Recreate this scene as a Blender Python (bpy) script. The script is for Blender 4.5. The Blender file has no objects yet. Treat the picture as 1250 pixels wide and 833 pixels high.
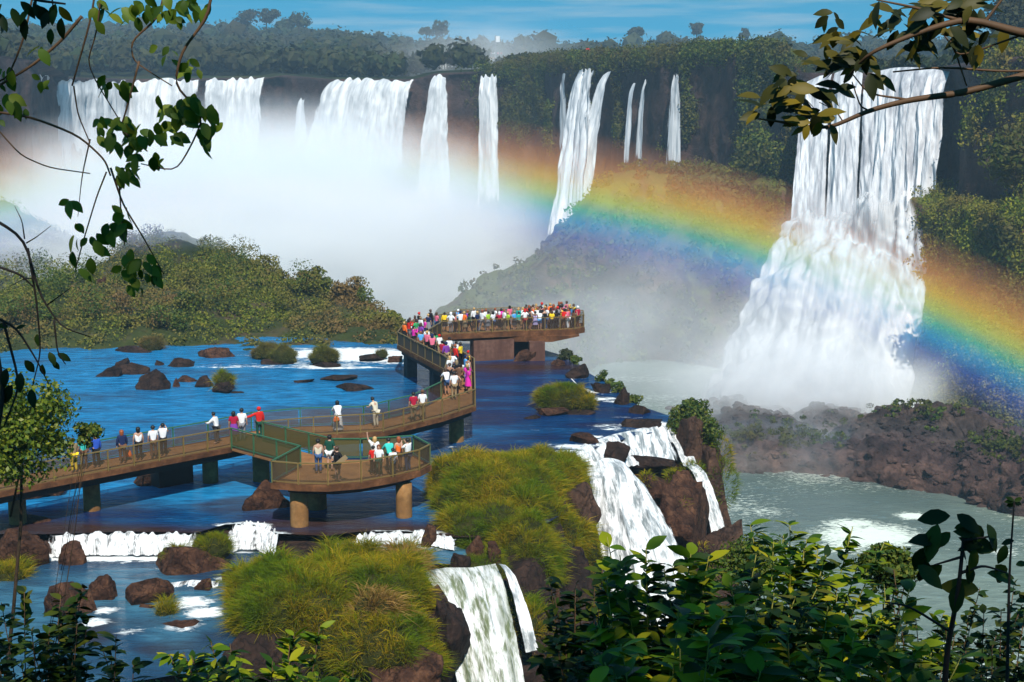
import bpy, bmesh, math, random
import numpy as np
from mathutils import Vector, Matrix

R = math.radians
SC = bpy.context.scene
COL = SC.collection
rng = np.random.default_rng(7)
random.seed(7)

# ------------------------------------------------------------------ camera
F, CX, CY = 1250 * 50 / 36.0, 625.0, 416.5       # focal length and centre of the photograph, in its pixels
CAMH, PITCH = 20.0, math.atan((416.5 - 130) / (1250 * 50 / 36.0))
cam_d = bpy.data.cameras.new('camera')
cam = bpy.data.objects.new('camera', cam_d)
COL.objects.link(cam)
cam_d.lens, cam_d.sensor_width = 50, 36
cam_d.clip_start, cam_d.clip_end = 0.2, 12000
cam.location = (0, 0, CAMH)
cam.rotation_euler = (math.pi / 2 - PITCH, 0, 0)
SC.camera = cam

# ------------------------------------------------------------------ sky, sun, exposure
SUN_EL, SUN_AZ = 49.5, 171.0                     # sun behind the viewer, a little to the right
world = bpy.data.worlds.new('World')
SC.world = world
world.use_nodes = True
wn, wl = world.node_tree.nodes, world.node_tree.links
bg = wn['Background']
sky = wn.new('ShaderNodeTexSky')
sky.sky_type = 'NISHITA'
sky.sun_disc = False
sky.sun_elevation, sky.sun_rotation = R(SUN_EL), R(SUN_AZ)
sky.altitude, sky.air_density, sky.dust_density, sky.ozone_density = 800, 1.0, 0.15, 2.5
tc = wn.new('ShaderNodeTexCoord')
sep = wn.new('ShaderNodeSeparateXYZ'); wl.new(tc.outputs['Generated'], sep.inputs[0])
lift = wn.new('ShaderNodeMath'); lift.operation = 'MULTIPLY_ADD'; lift.inputs[1].default_value = 0.8; lift.inputs[2].default_value = 0.30
wl.new(sep.outputs['Z'], lift.inputs[0])
cmb = wn.new('ShaderNodeCombineXYZ')
wl.new(sep.outputs['X'], cmb.inputs[0]); wl.new(sep.outputs['Y'], cmb.inputs[1]); wl.new(lift.outputs[0], cmb.inputs[2])
nrm = wn.new('ShaderNodeVectorMath'); nrm.operation = 'NORMALIZE'; wl.new(cmb.outputs[0], nrm.inputs[0])
wl.new(nrm.outputs[0], sky.inputs['Vector'])
hs = wn.new('ShaderNodeHueSaturation'); hs.inputs['Saturation'].default_value = 2.0; hs.inputs['Hue'].default_value = 0.465; hs.inputs['Value'].default_value = 1.7
wl.new(sky.outputs[0], hs.inputs['Color'])
# thin streaks of high cloud
mp = wn.new('ShaderNodeMapping'); mp.inputs['Scale'].default_value = (3.0, 3.0, 42.0); wl.new(tc.outputs['Generated'], mp.inputs[0])
nz = wn.new('ShaderNodeTexNoise'); nz.inputs['Scale'].default_value = 2.2; nz.inputs['Detail'].default_value = 6; nz.inputs['Roughness'].default_value = 0.6
wl.new(mp.outputs[0], nz.inputs['Vector'])
cr = wn.new('ShaderNodeMapRange'); cr.inputs['From Min'].default_value = 0.5; cr.inputs['From Max'].default_value = 0.78; cr.inputs['To Max'].default_value = 0.6
wl.new(nz.outputs[0], cr.inputs['Value'])
mx = wn.new('ShaderNodeMixRGB'); mx.inputs['Color2'].default_value = (7.5, 8.2, 8.6, 1)
wl.new(cr.outputs[0], mx.inputs['Fac']); wl.new(hs.outputs[0], mx.inputs['Color1'])
wl.new(mx.outputs[0], bg.inputs['Color'])
bg.inputs['Strength'].default_value = 0.072

sun_d = bpy.data.lights.new('sun', 'SUN')
sun = bpy.data.objects.new('sun', sun_d)
COL.objects.link(sun)
sun_d.energy, sun_d.angle, sun_d.color = 5.0, R(0.5), (1.0, 0.95, 0.87)
SUNV = Vector((math.sin(R(SUN_AZ)) * math.cos(R(SUN_EL)), math.cos(R(SUN_AZ)) * math.cos(R(SUN_EL)), math.sin(R(SUN_EL))))
sun.rotation_euler = SUNV.to_track_quat('Z', 'Y').to_euler()
sun.location = (30, -40, 120)

SC.view_settings.view_transform = 'Standard'
SC.view_settings.look = 'None'
SC.view_settings.gamma = 1
SC.view_settings.use_curve_mapping = False
SC.view_settings.exposure = 0.18
cy = SC.cycles
cy.max_bounces, cy.diffuse_bounces, cy.glossy_bounces, cy.transmission_bounces = 8, 2, 2, 4
cy.volume_bounces, cy.transparent_max_bounces = 4, 16
cy.volume_step_rate, cy.volume_max_steps = 1.0, 128
cy.use_denoising = True
cy.caustics_reflective = cy.caustics_refractive = False
cy.sample_clamp_indirect = 4

# ------------------------------------------------------------------ placing: photo pixel -> place in the world
def ray(px, py):
    u, v = (px - CX) / F, -(py - CY) / F
    return np.array([u, math.cos(PITCH) + v * math.sin(PITCH), -math.sin(PITCH) + v * math.cos(PITCH)])
def at_z(px, py, z):
    r = ray(px, py); t = (z - CAMH) / r[2]
    return np.array([r[0] * t, r[1] * t, z])
def at_d(px, py, d):
    r = ray(px, py); t = d / r[1]
    return np.array([r[0] * t, d, CAMH + r[2] * t])

def at_h(px, py, d):
    """as at_d, for depths measured along the level ground near the river"""
    r = ray(px, py); return at_d(px, py, d * ((py - 130) / F) / (-r[2] / r[1]))
def level(P, h=20.0):
    """ground plan points (x, depth) read off the photograph on a level h below the viewer"""
    return np.array([at_z(CX + F * x / d, 130 + F * h / d, CAMH - h)[:2] for x, d in P])

# ------------------------------------------------------------------ numbers
def _hash(x, y, z, s):
    h = (x * 374761393 + y * 668265263 + z * 1440662683 + s * 974634777) & 0xffffffff
    h = ((h ^ (h >> 13)) * 1274126177) & 0xffffffff
    h = ((h ^ (h >> 16)) * 2246822519) & 0xffffffff
    return ((h ^ (h >> 15)) & 0xffffff) / float(0x7fffff) - 1.0
def vnoise(P, s=0):
    P = np.asarray(P, dtype=np.float64)
    i = np.floor(P).astype(np.int64); f = P - i
    f = f * f * f * (f * (f * 6 - 15) + 10)
    r = 0
    for dx in (0, 1):
        wx = f[:, 0] if dx else 1 - f[:, 0]
        for dy in (0, 1):
            wy = f[:, 1] if dy else 1 - f[:, 1]
            for dz in (0, 1):
                wz = f[:, 2] if dz else 1 - f[:, 2]
                r = r + wx * wy * wz * _hash(i[:, 0] + dx, i[:, 1] + dy, i[:, 2] + dz, s)
    return r
def fbm(P, octv=4, s=0, gain=0.5):
    P = np.asarray(P, dtype=np.float64)
    a, r, n = 1.0, 0, 0
    for k in range(octv):
        r = r + a * vnoise(P * 2 ** k + 17.3 * k, s + k); n += a; a *= gain
    return r / n
def smooth(x, a, b):
    t = np.clip((x - a) / (b - a), 0, 1)
    return t * t * (3 - 2 * t)

# ------------------------------------------------------------------ meshes and objects
def tag(o, label=None, cat=None, group=None, kind=None):
    if label: o['label'] = label
    if cat: o['category'] = cat
    if group: o['group'] = group
    if kind: o['kind'] = kind
    return o
def empty(name, loc=(0, 0, 0)):
    o = bpy.data.objects.new(name, None); COL.objects.link(o); o.location = Vector(loc); o.empty_display_size = 0.2
    return o
def mesh(name, V, Fs, mat, parent=None, smooth_=True, attrs=None):
    """V (n,3); Fs (m,3) or (m,4) or a list of such arrays; given in world space, kept relative to the parent."""
    V = np.asarray(V, dtype=np.float32).reshape(-1, 3)
    Fs = Fs if isinstance(Fs, list) else [Fs]
    Fs = [np.asarray(f, dtype=np.int32) for f in Fs if len(f)]
    me = bpy.data.meshes.new(name)
    if parent is not None:
        l = np.array(parent.matrix_world.translation if parent.parent is None else (parent.parent.location + parent.location), dtype=np.float32)
        V = V - l
    me.vertices.add(len(V)); me.vertices.foreach_set('co', V.ravel())
    li = np.concatenate([f.ravel() for f in Fs])
    me.loops.add(len(li)); me.loops.foreach_set('vertex_index', li)
    st, c = [], 0
    for f in Fs:
        st.append(c + np.arange(len(f)) * f.shape[1]); c += f.size
    st = np.concatenate(st).astype(np.int32)
    me.polygons.add(len(st)); me.polygons.foreach_set('loop_start', st)
    me.polygons.foreach_set('use_smooth', np.full(len(st), smooth_))
    me.update(calc_edges=True)
    for k, a in (attrs or {}).items():
        a = np.asarray(a, dtype=np.float32)
        t = 'FLOAT' if a.ndim == 1 else 'FLOAT_VECTOR'
        at = me.attributes.new(k, t, 'POINT')
        at.data.foreach_set('value' if t == 'FLOAT' else 'vector', a.ravel())
    me.materials.append(mat)
    o = bpy.data.objects.new(name, me)
    COL.objects.link(o)
    if parent is not None: o.parent = parent
    return o
class MB:
    """collects pieces of ONE part"""
    def __init__(s): s.V, s.T, s.Q, s.n = [], [], [], 0
    def add(s, V, Fa):
        V = np.asarray(V, dtype=np.float64).reshape(-1, 3); Fa = np.asarray(Fa, dtype=np.int64)
        if len(Fa): (s.T if Fa.shape[1] == 3 else s.Q).append(Fa + s.n)
        s.V.append(V); s.n += len(V)
    def box(s, c, h, rot=0.0):
        x, y, z = h
        V = np.array([(a * x, b * y, d * z) for a in (-1, 1) for b in (-1, 1) for d in (-1, 1)], dtype=float)
        cs, sn = math.cos(rot), math.sin(rot)
        V = np.stack([V[:, 0] * cs - V[:, 1] * sn, V[:, 0] * sn + V[:, 1] * cs, V[:, 2]], 1) + np.asarray(c)
        s.add(V, [(0, 1, 3, 2), (4, 6, 7, 5), (0, 4, 5, 1), (2, 3, 7, 6), (0, 2, 6, 4), (1, 5, 7, 3)])
    def bar(s, a, b, w, h):
        """a bar with a w x h section from a to b, upright"""
        a, b = np.asarray(a, float), np.asarray(b, float); d = b - a; L = np.linalg.norm(d); d = d / L
        sd = np.cross(d, (0, 0, 1)); n = np.linalg.norm(sd)
        sd = sd / n if n > 1e-6 else np.array((1., 0, 0)); up = np.cross(sd, d)
        V = [p + i * sd * w / 2 + j * up * h / 2 for p in (a, b) for i, j in ((-1, -1), (1, -1), (1, 1), (-1, 1))]
        s.add(V, [(0, 1, 2, 3), (7, 6, 5, 4), (0, 4, 5, 1), (1, 5, 6, 2), (2, 6, 7, 3), (3, 7, 4, 0)])
    def tube(s, P, r, n=6):
        P = np.asarray(P, float); r = np.broadcast_to(np.asarray(r, float), (len(P),))
        T = np.gradient(P, axis=0); T /= np.linalg.norm(T, axis=1)[:, None] + 1e-9
        ref = np.array((0, 0, 1.)) if abs(T[:, 2]).mean() < 0.8 else np.array((0, 1., 0))
        A = np.cross(T, ref); A /= np.linalg.norm(A, axis=1)[:, None] + 1e-9; B = np.cross(A, T)
        an = np.linspace(0, 2 * math.pi, n, endpoint=False)
        V = P[:, None] + r[:, None, None] * (A[:, None] * np.cos(an)[None, :, None] + B[:, None] * np.sin(an)[None, :, None])
        k = np.arange(len(P) - 1)[:, None] * n; j = np.arange(n)[None]; j2 = (j + 1) % n
        q = np.stack([k + j, k + j2, k + n + j2, k + n + j], -1).reshape(-1, 4)
        base = s.n
        s.add(V.reshape(-1, 3), q)
        m = len(P)
        s.V.append(np.array([P[0], P[-1]])); s.n += 2
        s.T.append(np.array([(base + (i + 1) % n, base + i, base + m * n) for i in range(n)] + [(base + (m - 1) * n + i, base + (m - 1) * n + (i + 1) % n, base + m * n + 1) for i in range(n)]))
    def build(s, name, mat, parent=None, smooth_=False, attrs=None):
        Fs = []
        if s.T: Fs.append(np.concatenate(s.T))
        if s.Q: Fs.append(np.concatenate(s.Q))
        return mesh(name, np.concatenate(s.V), Fs, mat, parent, smooth_, attrs)
_ico = {}
def ico(sub):
    if sub not in _ico:
        b = bmesh.new(); bmesh.ops.create_icosphere(b, subdivisions=sub, radius=1.0)
        b.verts.ensure_lookup_table()
        _ico[sub] = (np.array([v.co[:] for v in b.verts]), np.array([[v.index for v in f.verts] for f in b.faces]))
        b.free()
    return _ico[sub]
def grid_faces(nu, nv):
    i = np.arange(nu - 1)[:, None] * nv; j = np.arange(nv - 1)[None]
    return np.stack([i + j, i + nv + j, i + nv + j + 1, i + j + 1], -1).reshape(-1, 4)

# ------------------------------------------------------------------ materials
class NT:
    def __init__(s, name):
        s.m = bpy.data.materials.new(name); s.m.use_nodes = True
        s.n, s.l = s.m.node_tree.nodes, s.m.node_tree.links
        s.b = s.n['Principled BSDF']; s.out = s.n['Material Output']
    def new(s, t, **kw):
        x = s.n.new(t)
        for k, v in kw.items(): setattr(x, k, v)
        return x
    def link(s, a, b): s.l.new(a, b)
    def noise(s, scale, detail=4, rough=0.55, vec=None, dist=0.0):
        x = s.new('ShaderNodeTexNoise'); x.inputs['Scale'].default_value = scale; x.inputs['Detail'].default_value = detail
        x.inputs['Roughness'].default_value = rough; x.inputs['Distortion'].default_value = dist
        if vec is not None: s.link(vec, x.inputs['Vector'])
        return x.outputs[0]
    def pos(s, scale=(1, 1, 1)):
        g = s.new('ShaderNodeNewGeometry'); m = s.new('ShaderNodeMapping'); m.inputs['Scale'].default_value = scale
        s.link(g.outputs['Position'], m.inputs[0]); return m.outputs[0]
    def objc(s, scale=(1, 1, 1)):
        g = s.new('ShaderNodeTexCoord'); m = s.new('ShaderNodeMapping'); m.inputs['Scale'].default_value = scale
        s.link(g.outputs['Object'], m.inputs[0]); return m.outputs[0]
    def attr(s, name):
        return s.new('ShaderNodeAttribute', attribute_name=name)
    def ramp(s, fac, stops):
        x = s.new('ShaderNodeValToRGB'); e = x.color_ramp.elements
        while len(e) > 1: e.remove(e[-1])
        e[0].position, e[0].color = stops[0][0], (*stops[0][1], 1)
        for p, c in stops[1:]:
            k = e.new(p); k.color = (*c, 1)
        s.link(fac, x.inputs[0]); return x.outputs[0]
    def rng(s, v, a, b, c=0.0, d=1.0, sm=False):
        x = s.new('ShaderNodeMapRange')
        if sm: x.interpolation_type = 'SMOOTHSTEP'
        for k, w in zip(('From Min', 'From Max', 'To Min', 'To Max'), (a, b, c, d)): x.inputs[k].default_value = w
        s.link(v, x.inputs['Value']); return x.outputs[0]
    def math(s, op, a, b=None, clamp=False):
        x = s.new('ShaderNodeMath', operation=op, use_clamp=clamp)
        for i, w in enumerate((a, b)):
            if w is None: continue
            if isinstance(w, (int, float)): x.inputs[i].default_value = w
            else: s.link(w, x.inputs[i])
        return x.outputs[0]
    def mix(s, fac, a, b, mode='MIX'):
        x = s.new('ShaderNodeMixRGB', blend_type=mode)
        for i, w in zip(('Fac', 'Color1', 'Color2'), (fac, a, b)):
            if isinstance(w, (int, float)): x.inputs[i].default_value = w
            elif isinstance(w, tuple): x.inputs[i].default_value = (*w, 1)
            else: s.link(w, x.inputs[i])
        return x.outputs[0]
    def bump(s, h, strength=0.5, dist=0.1):
        x = s.new('ShaderNodeBump'); x.inputs['Strength'].default_value = strength; x.inputs['Distance'].default_value = dist
        s.link(h, x.inputs['Height']); s.link(x.outputs[0], s.b.inputs['Normal']); return x.outputs[0]
    def set(s, **kw):
        for k, v in kw.items():
            k = k.replace('_', ' ')
            if isinstance(v, tuple): s.b.inputs[k].default_value = (*v, 1)
            elif isinstance(v, (int, float)): s.b.inputs[k].default_value = v
            else: s.link(v, s.b.inputs[k])
        return s

def rock_mat(name, c1, c2, c3, scale=0.6, bump=0.5, moss=None, streak=False, bdist=0.15, crack=0.0):
    t = NT(name)
    p = t.pos((1, 1, 0.25) if streak else (1, 1, 1))
    n1 = t.noise(scale, 6, 0.6, p); n2 = t.noise(scale * 5, 5, 0.65, t.pos())
    c = t.ramp(n1, [(0.3, c1), (0.5, c2), (0.68, c3)])
    c = t.mix(t.rng(n2, 0.35, 0.7, 0.0, 0.7), c, c1)
    if crack:
        vv = t.new('ShaderNodeTexVoronoi'); vv.feature = 'DISTANCE_TO_EDGE'; vv.inputs['Scale'].default_value = crack
        wv = t.new('ShaderNodeVectorMath', operation='ADD'); t.link(t.pos(), wv.inputs[0]); ns = t.new('ShaderNodeTexNoise'); ns.inputs['Scale'].default_value = crack * 2; t.link(t.pos(), ns.inputs['Vector']); t.link(ns.outputs['Color'], wv.inputs[1]); t.link(wv.outputs[0], vv.inputs['Vector'])
        ck = t.rng(vv.outputs['Distance'], 0.0, 0.05, 1.0, 0.0); c = t.mix(t.math('MULTIPLY', ck, .8), c, tuple(x * .35 for x in c1))
    if moss:
        g = t.new('ShaderNodeNewGeometry'); sp = t.new('ShaderNodeSeparateXYZ'); t.link(g.outputs['Normal'], sp.inputs[0])
        f = t.math('ADD', t.rng(sp.outputs['Z'], -0.1, 0.9), t.rng(t.noise(scale * 1.3, 5, 0.7, t.pos()), 0.35, 0.75, -0.6, 0.6), True)
        c = t.mix(t.rng(f, 0.35, 0.75), c, t.mix(n2, moss[0], moss[1]))
    t.set(Base_Color=c, Roughness=0.85); t.b.inputs['Specular IOR Level'].default_value = 0.12
    v = t.new('ShaderNodeTexVoronoi'); v.inputs['Scale'].default_value = scale * 3; t.link(t.pos(), v.inputs['Vector'])
    h = t.math('ADD', n2, t.math('MULTIPLY', v.outputs['Distance'], 0.6))
    t.bump(h, bump, bdist)
    return t.m
def leaf_mat(name, cols, trans=0.25, rough=0.55, spec=0.3, patch=None, scale=0.35):
    """cols: list of colours picked per leaf; patch = second palette colour taken over by larger patches"""
    t = NT(name)
    g = t.new('ShaderNodeNewGeometry')
    k = len(cols)
    c = t.ramp(g.outputs['Random Per Island'], [(i / max(1, k - 1), cc) for i, cc in enumerate(cols)])
    if patch:
        c = t.mix(t.rng(t.noise(scale, 4, 0.6, t.pos()), 0.42, 0.62), c, t.mix(g.outputs['Random Per Island'], patch, tuple(x * 0.6 for x in patch)))
    t.set(Base_Color=c, Roughness=rough); t.b.inputs['Specular IOR Level'].default_value = spec
    tr = t.new('ShaderNodeBsdfTranslucent'); t.link(t.mix(1.0, c, (1.0, 1.1, 0.5), 'MULTIPLY'), tr.inputs['Color'])
    ms = t.new('ShaderNodeMixShader'); ms.inputs[0].default_value = trans
    t.link(t.b.outputs[0], ms.inputs[1]); t.link(tr.outputs[0], ms.inputs[2]); t.link(ms.outputs[0], t.out.inputs['Surface'])
    return t.m
def plain(name, col, rough=0.6, var=0.25, scale=3.0, spec=0.4):
    t = NT(name)
    n = t.noise(scale, 4, 0.6, t.objc())
    t.set(Base_Color=t.mix(n, tuple(x * (1 - var) for x in col), tuple(min(1, x * (1 + var)) for x in col)), Roughness=rough)
    t.b.inputs['Specular IOR Level'].default_value = spec
    return t.m

M = {}
M['basalt'] = rock_mat('basalt', (0.035, 0.022, 0.018), (0.075, 0.040, 0.026), (0.15, 0.08, 0.048), 1.1, 0.9, None, False, 0.1, .8)
M['boulder'] = rock_mat('red_basalt', (0.020, 0.010, 0.007), (0.075, 0.034, 0.020), (0.155, 0.072, 0.038), 1.5, 1.0, None, False, 0.08, 1.1)
M['wet_rock'] = rock_mat('wet_rock', (0.012, 0.009, 0.008), (0.035, 0.020, 0.015), (0.07, 0.038, 0.026), 1.1, 0.8, None, False, 0.1, .9)
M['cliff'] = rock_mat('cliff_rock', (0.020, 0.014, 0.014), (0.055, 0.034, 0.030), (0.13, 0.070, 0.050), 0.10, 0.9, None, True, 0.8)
M['ledge'] = rock_mat('mossy_ledge', (0.022, 0.018, 0.016), (0.07, 0.045, 0.034), (0.15, 0.085, 0.055), 0.12, 0.9, ((0.05, 0.065, 0.012), (0.10, 0.10, 0.025)), False, 0.6)
M['bank'] = rock_mat('gorge_bank_rock', (0.028, 0.019, 0.017), (0.085, 0.054, 0.045), (0.17, 0.105, 0.08), 0.28, 1.0, None, False, 0.5)
M['spur'] = rock_mat('brown_spur_rock', (0.035, 0.022, 0.014), (0.14, 0.08, 0.038), (0.30, 0.17, 0.075), 0.14, 0.9, ((0.06, 0.08, 0.010), (0.15, 0.15, 0.02)), True, 0.6)  # raised browns put the sunlight on the spur into the rock colour
M['soil'] = rock_mat('forest_soil', (0.018, 0.014, 0.009), (0.03, 0.035, 0.012), (0.05, 0.05, 0.02), 0.4, 0.4)
M['forest_floor'] = rock_mat('forest_floor', (0.012, 0.018, 0.008), (0.022, 0.032, 0.012), (0.05, 0.05, 0.02), 0.04, 0.4)

def water_mat(name, pale_tone, deep, bed, rough=0.12, wave=0.9, foamcol=(0.85, 0.88, 0.88), spec=0.5):
    t = NT(name)
    at = t.attr('foam'); dp = t.attr('deep')
    p = t.pos((0.55, 1.6, 1))
    n1 = t.noise(1.1, 5, 0.6, p, 0.6); n2 = t.noise(0.22, 3, 0.5, p, 0.4)
    c = t.mix(t.math('ADD', dp.outputs['Fac'], t.rng(n2, 0.3, 0.7, -0.25, 0.25), True), pale_tone, deep)
    c = t.mix(t.rng(n1, 0.36, 0.60, 0.75, 0.0), c, t.mix(0.72, c, deep))
    c = t.mix(t.rng(n1, 0.60, 0.72, 0.0, 0.30), c, t.mix(0.5, c, (0.16, 0.42, 0.62)))
    if bed: 
        bt = t.attr('bed'); c = t.mix(t.math('ADD', bt.outputs['Fac'], t.rng(n2, 0.3, 0.7, -0.3, 0.3), True), c, bed)
    fn = t.noise(1.6, 7, 0.72, t.pos((0.8, 1.5, 1)), 0.8)
    ff = t.rng(t.math('ADD', at.outputs['Fac'], t.math('SUBTRACT', fn, 0.5)), 0.42, 0.62, 0, 1, True)
    c2 = t.mix(ff, c, foamcol)
    t.set(Base_Color=c2, Roughness=t.rng(ff, 0, 1, rough, 0.7)); t.b.inputs['IOR'].default_value = 1.33
    t.b.inputs['Specular IOR Level'].default_value = spec
    h = t.math('ADD', t.math('MULTIPLY', n1, 1.0), t.math('MULTIPLY', t.noise(3.5, 3, 0.6, p), 0.25))
    t.bump(t.math('ADD', h, t.math('MULTIPLY', ff, 0.3)), wave, 0.16)
    return t.m
M['river'] = water_mat('river_water', (0.014, 0.22, 0.47), (0.003, 0.020, 0.085), (0.040, 0.020, 0.018), spec=0.09, wave=1.0)  # blue of the reflected sky is painted into the water colour
M['pool'] = water_mat('pool_water', (0.05, 0.16, 0.24), (0.015, 0.05, 0.10), (0.04, 0.02, 0.015), 0.15, 0.7, spec=0.2)
M['gorge_water'] = water_mat('gorge_water', (0.20, 0.26, 0.22), (0.09, 0.13, 0.12), None, 0.25, 0.8, (0.74, 0.80, 0.70), 0.3)

def fall_mat(name, thin=(0.30, 0.34, 0.36), white=(0.90, 0.90, 0.90), ku=1.0, kv=0.12, lo=0.38, hi=0.6, edge=True, bump=0.6, gap=0.0, tint=None):
    """falling water: threads of foam along the flow, sparse at the sides"""
    t = NT(name)
    fl = t.attr('flow')
    m = t.new('ShaderNodeMapping'); m.inputs['Scale'].default_value = (ku, kv, 1); t.link(fl.outputs['Vector'], m.inputs[0])
    n1 = t.noise(1.0, 6, 0.62, m.outputs[0], 0.5); n2 = t.noise(3.3, 4, 0.6, m.outputs[0], 0.3)
    n = t.math('ADD', t.math('MULTIPLY', n1, 0.68), t.math('MULTIPLY', n2, 0.32))
    ff = t.rng(n, lo, hi, 0, 1, True)
    c = t.mix(ff, thin, white)
    if tint: c = t.mix(t.rng(t.noise(0.35, 3, 0.5, m.outputs[0]), 0.5, 0.65, 0, 0.8), c, tint)
    t.set(Base_Color=c, Roughness=0.6); t.b.inputs['Specular IOR Level'].default_value = 0.2
    t.bump(n, bump, 0.35)
    if edge:
        e = t.attr('edge').outputs['Fac']
        a = t.rng(t.math('ADD', e, t.math('MULTIPLY', t.math('SUBTRACT', n, 0.5), 1.6 + gap)), 0.22 + gap * 0.3, 0.42 + gap * 0.3, 0, 1, True)
        t.set(Alpha=a)
    return t.m
M['fall_far'] = fall_mat('far_falling_water', ku=0.35, kv=0.05, thin=(0.40, 0.42, 0.44), white=(.76, .76, .76), lo=.4, hi=.64, bump=0.6, gap=.2)
M['fall_thin'] = fall_mat('thin_falling_water', ku=0.8, kv=0.04, thin=(0.24, 0.26, 0.28), white=(.52, .54, .56), bump=0.3, gap=0.7)
M['fall_big'] = fall_mat('big_falling_water', ku=0.50, kv=0.075, thin=(0.25, 0.26, 0.29), white=(.80, .80, .81), lo=0.36, hi=0.66, bump=1.0)
M['fall_spray'] = fall_mat('billowing_water', ku=0.30, kv=0.055, thin=(0.24, 0.26, 0.29), white=(.64, .64, .65), lo=0.34, hi=0.66, bump=0.7, gap=.25)
M['fall_near'] = fall_mat('near_falling_water', ku=2.2, kv=0.42, thin=(0.24, 0.27, 0.28), lo=0.40, hi=0.56, bump=0.9)
M['fall_green'] = fall_mat('near_falling_water_over_moss', ku=2.4, kv=0.5, thin=(0.16, 0.19, 0.10), lo=0.38, hi=0.58, bump=0.8, tint=(0.06, 0.09, 0.015))
M['fall_low'] = fall_mat('cascade_water', ku=2.6, kv=0.9, thin=(0.06, 0.055, 0.05), lo=0.36, hi=0.52, bump=0.8)

def mist_mat(name, dens, aniso=-0.35, nscale=1.6, lo=0.34, hi=0.68, mn=0.2, power=1.0, col=(0.97, 0.98, 1.0)):
    t = NT(name); t.n.remove(t.b)
    tcn = t.new('ShaderNodeTexCoord')
    ln = t.new('ShaderNodeVectorMath', operation='LENGTH'); t.link(tcn.outputs['Object'], ln.inputs[0])
    f = t.rng(ln.outputs['Value'], 0.15, 1.0, 1.0, 0.0, True)
    f = t.math('POWER', f, power)
    nn = t.rng(t.noise(nscale, 4, 0.6, tcn.outputs['Object'], 0.5), lo, hi, mn, 1.6)
    v = t.new('ShaderNodeVolumePrincipled')
    v.inputs['Color'].default_value = (*col, 1); v.inputs['Anisotropy'].default_value = aniso
    t.link(t.math('MULTIPLY', t.math('MULTIPLY', f, nn), dens), v.inputs['Density'])
    t.link(v.outputs[0], t.out.inputs['Volume'])
    return t.m
# ------------------------------------------------------------------ loft helpers for the land
def resample(P, n):
    P = np.asarray(P, float); s = np.concatenate([[0], np.cumsum(np.linalg.norm(np.diff(P, axis=0), axis=1))])
    t = np.linspace(0, s[-1], n)
    return np.stack([np.interp(t, s, P[:, k]) for k in range(P.shape[1])], 1)
def gnormals(V):
    a = np.gradient(V, axis=0); b = np.gradient(V, axis=1)
    n = np.cross(a, b); return n / (np.linalg.norm(n, axis=2)[..., None] + 1e-9)
def loft(tops, fronts, backs, nu, nf, nb, convex=True):
    T, Fp, B = resample(tops, nu), resample(fronts, nu), resample(backs, nu)
    rows = []
    for t in np.linspace(1, 0, nb, endpoint=False):
        hz, vt = (math.sin(t * math.pi / 2), 1 - math.cos(t * math.pi / 2)) if convex else (t, t)
        q = T + (B - T) * hz; q[:, 2] = T[:, 2] + (B[:, 2] - T[:, 2]) * vt; rows.append(q)
    for t in np.linspace(0, 1, nf):
        hz, vt = (math.sin(t * math.pi / 2), 1 - math.cos(t * math.pi / 2)) if convex else (t, t)
        q = T + (Fp - T) * hz; q[:, 2] = T[:, 2] + (Fp[:, 2] - T[:, 2]) * vt; rows.append(q)
    return np.stack(rows, 1)                      # (nu, nv, 3)
def displace(G, amp, scale, seed=0, octv=5, stretch=(1, 1, 1), keep=None):
    N = gnormals(G); sh = G.shape
    d = fbm(G.reshape(-1, 3) * np.array(stretch) * scale, octv, seed).reshape(sh[:2]) * amp
    if keep is not None: d = d * keep
    return G + N * d[..., None]
def terrace(G, step, amt):
    """horizontal strata: pushes rock in and out by height"""
    N = gnormals(G); z = G[..., 2] / step + 0.4 * fbm(G.reshape(-1, 3) * 0.05, 2, 5).reshape(G.shape[:2])
    s = np.abs((z % 1) - 0.5) * 2
    return G + N * (smooth(s, 0.2, 0.8) * amt)[..., None]

# ------------------------------------------------------------------ the great cliff
LIP = np.array([(-420, 60, 200), (-200, 62, 240), (-40, 66, 285), (30, 76, 318), (66, 95, 396), (150, 97, 430), (325, 95, 430), (345, 92, 425), (400, 97, 415), (505, 97, 408),
                (530, 90, 402), (610, 86, 395), (650, 80, 385), (690, 77, 362), (745, 75, 338), (800, 72, 318), (870, 67, 298), (950, 67, 278), (970, 78, 268), (983, 90, 256),
                (1100, 89, 246), (1160, 88, 240), (1180, 82, 226), (1250, 70, 212), (1450, 55, 200), (1800, 50, 190)], float)
def lip_d(px): return float(np.interp(px, LIP[:, 0], LIP[:, 2]))
def lip_y(px): return float(np.interp(px, LIP[:, 0], LIP[:, 1]))
lipw = np.array([at_d(*s) for s in LIP])
lipw = resample(lipw, 700)
ftw = lipw.copy(); ftw[:, 1] -= 5; ftw[:, 2] = -28
bkw = lipw.copy(); bkw[:, 1] += 14; bkw[:, 2] += 0.4
G = loft(lipw, ftw, bkw, 700, 74, 5, False)
mask = smooth(np.arange(G.shape[1])[None] / 5.0, 0.8, 1.8) * np.ones(G.shape[:2])
G = displace(G, 3.2, 0.035, 3, 3, (1, 1, 0.35), mask)
G = displace(G, 2.2, 0.14, 9, 5, (1, 1, 0.5), mask)
cliff_G = G.copy()
tag(mesh('cliff', G.reshape(-1, 3), grid_faces(*G.shape[:2]), M['cliff']), kind='structure')

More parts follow.
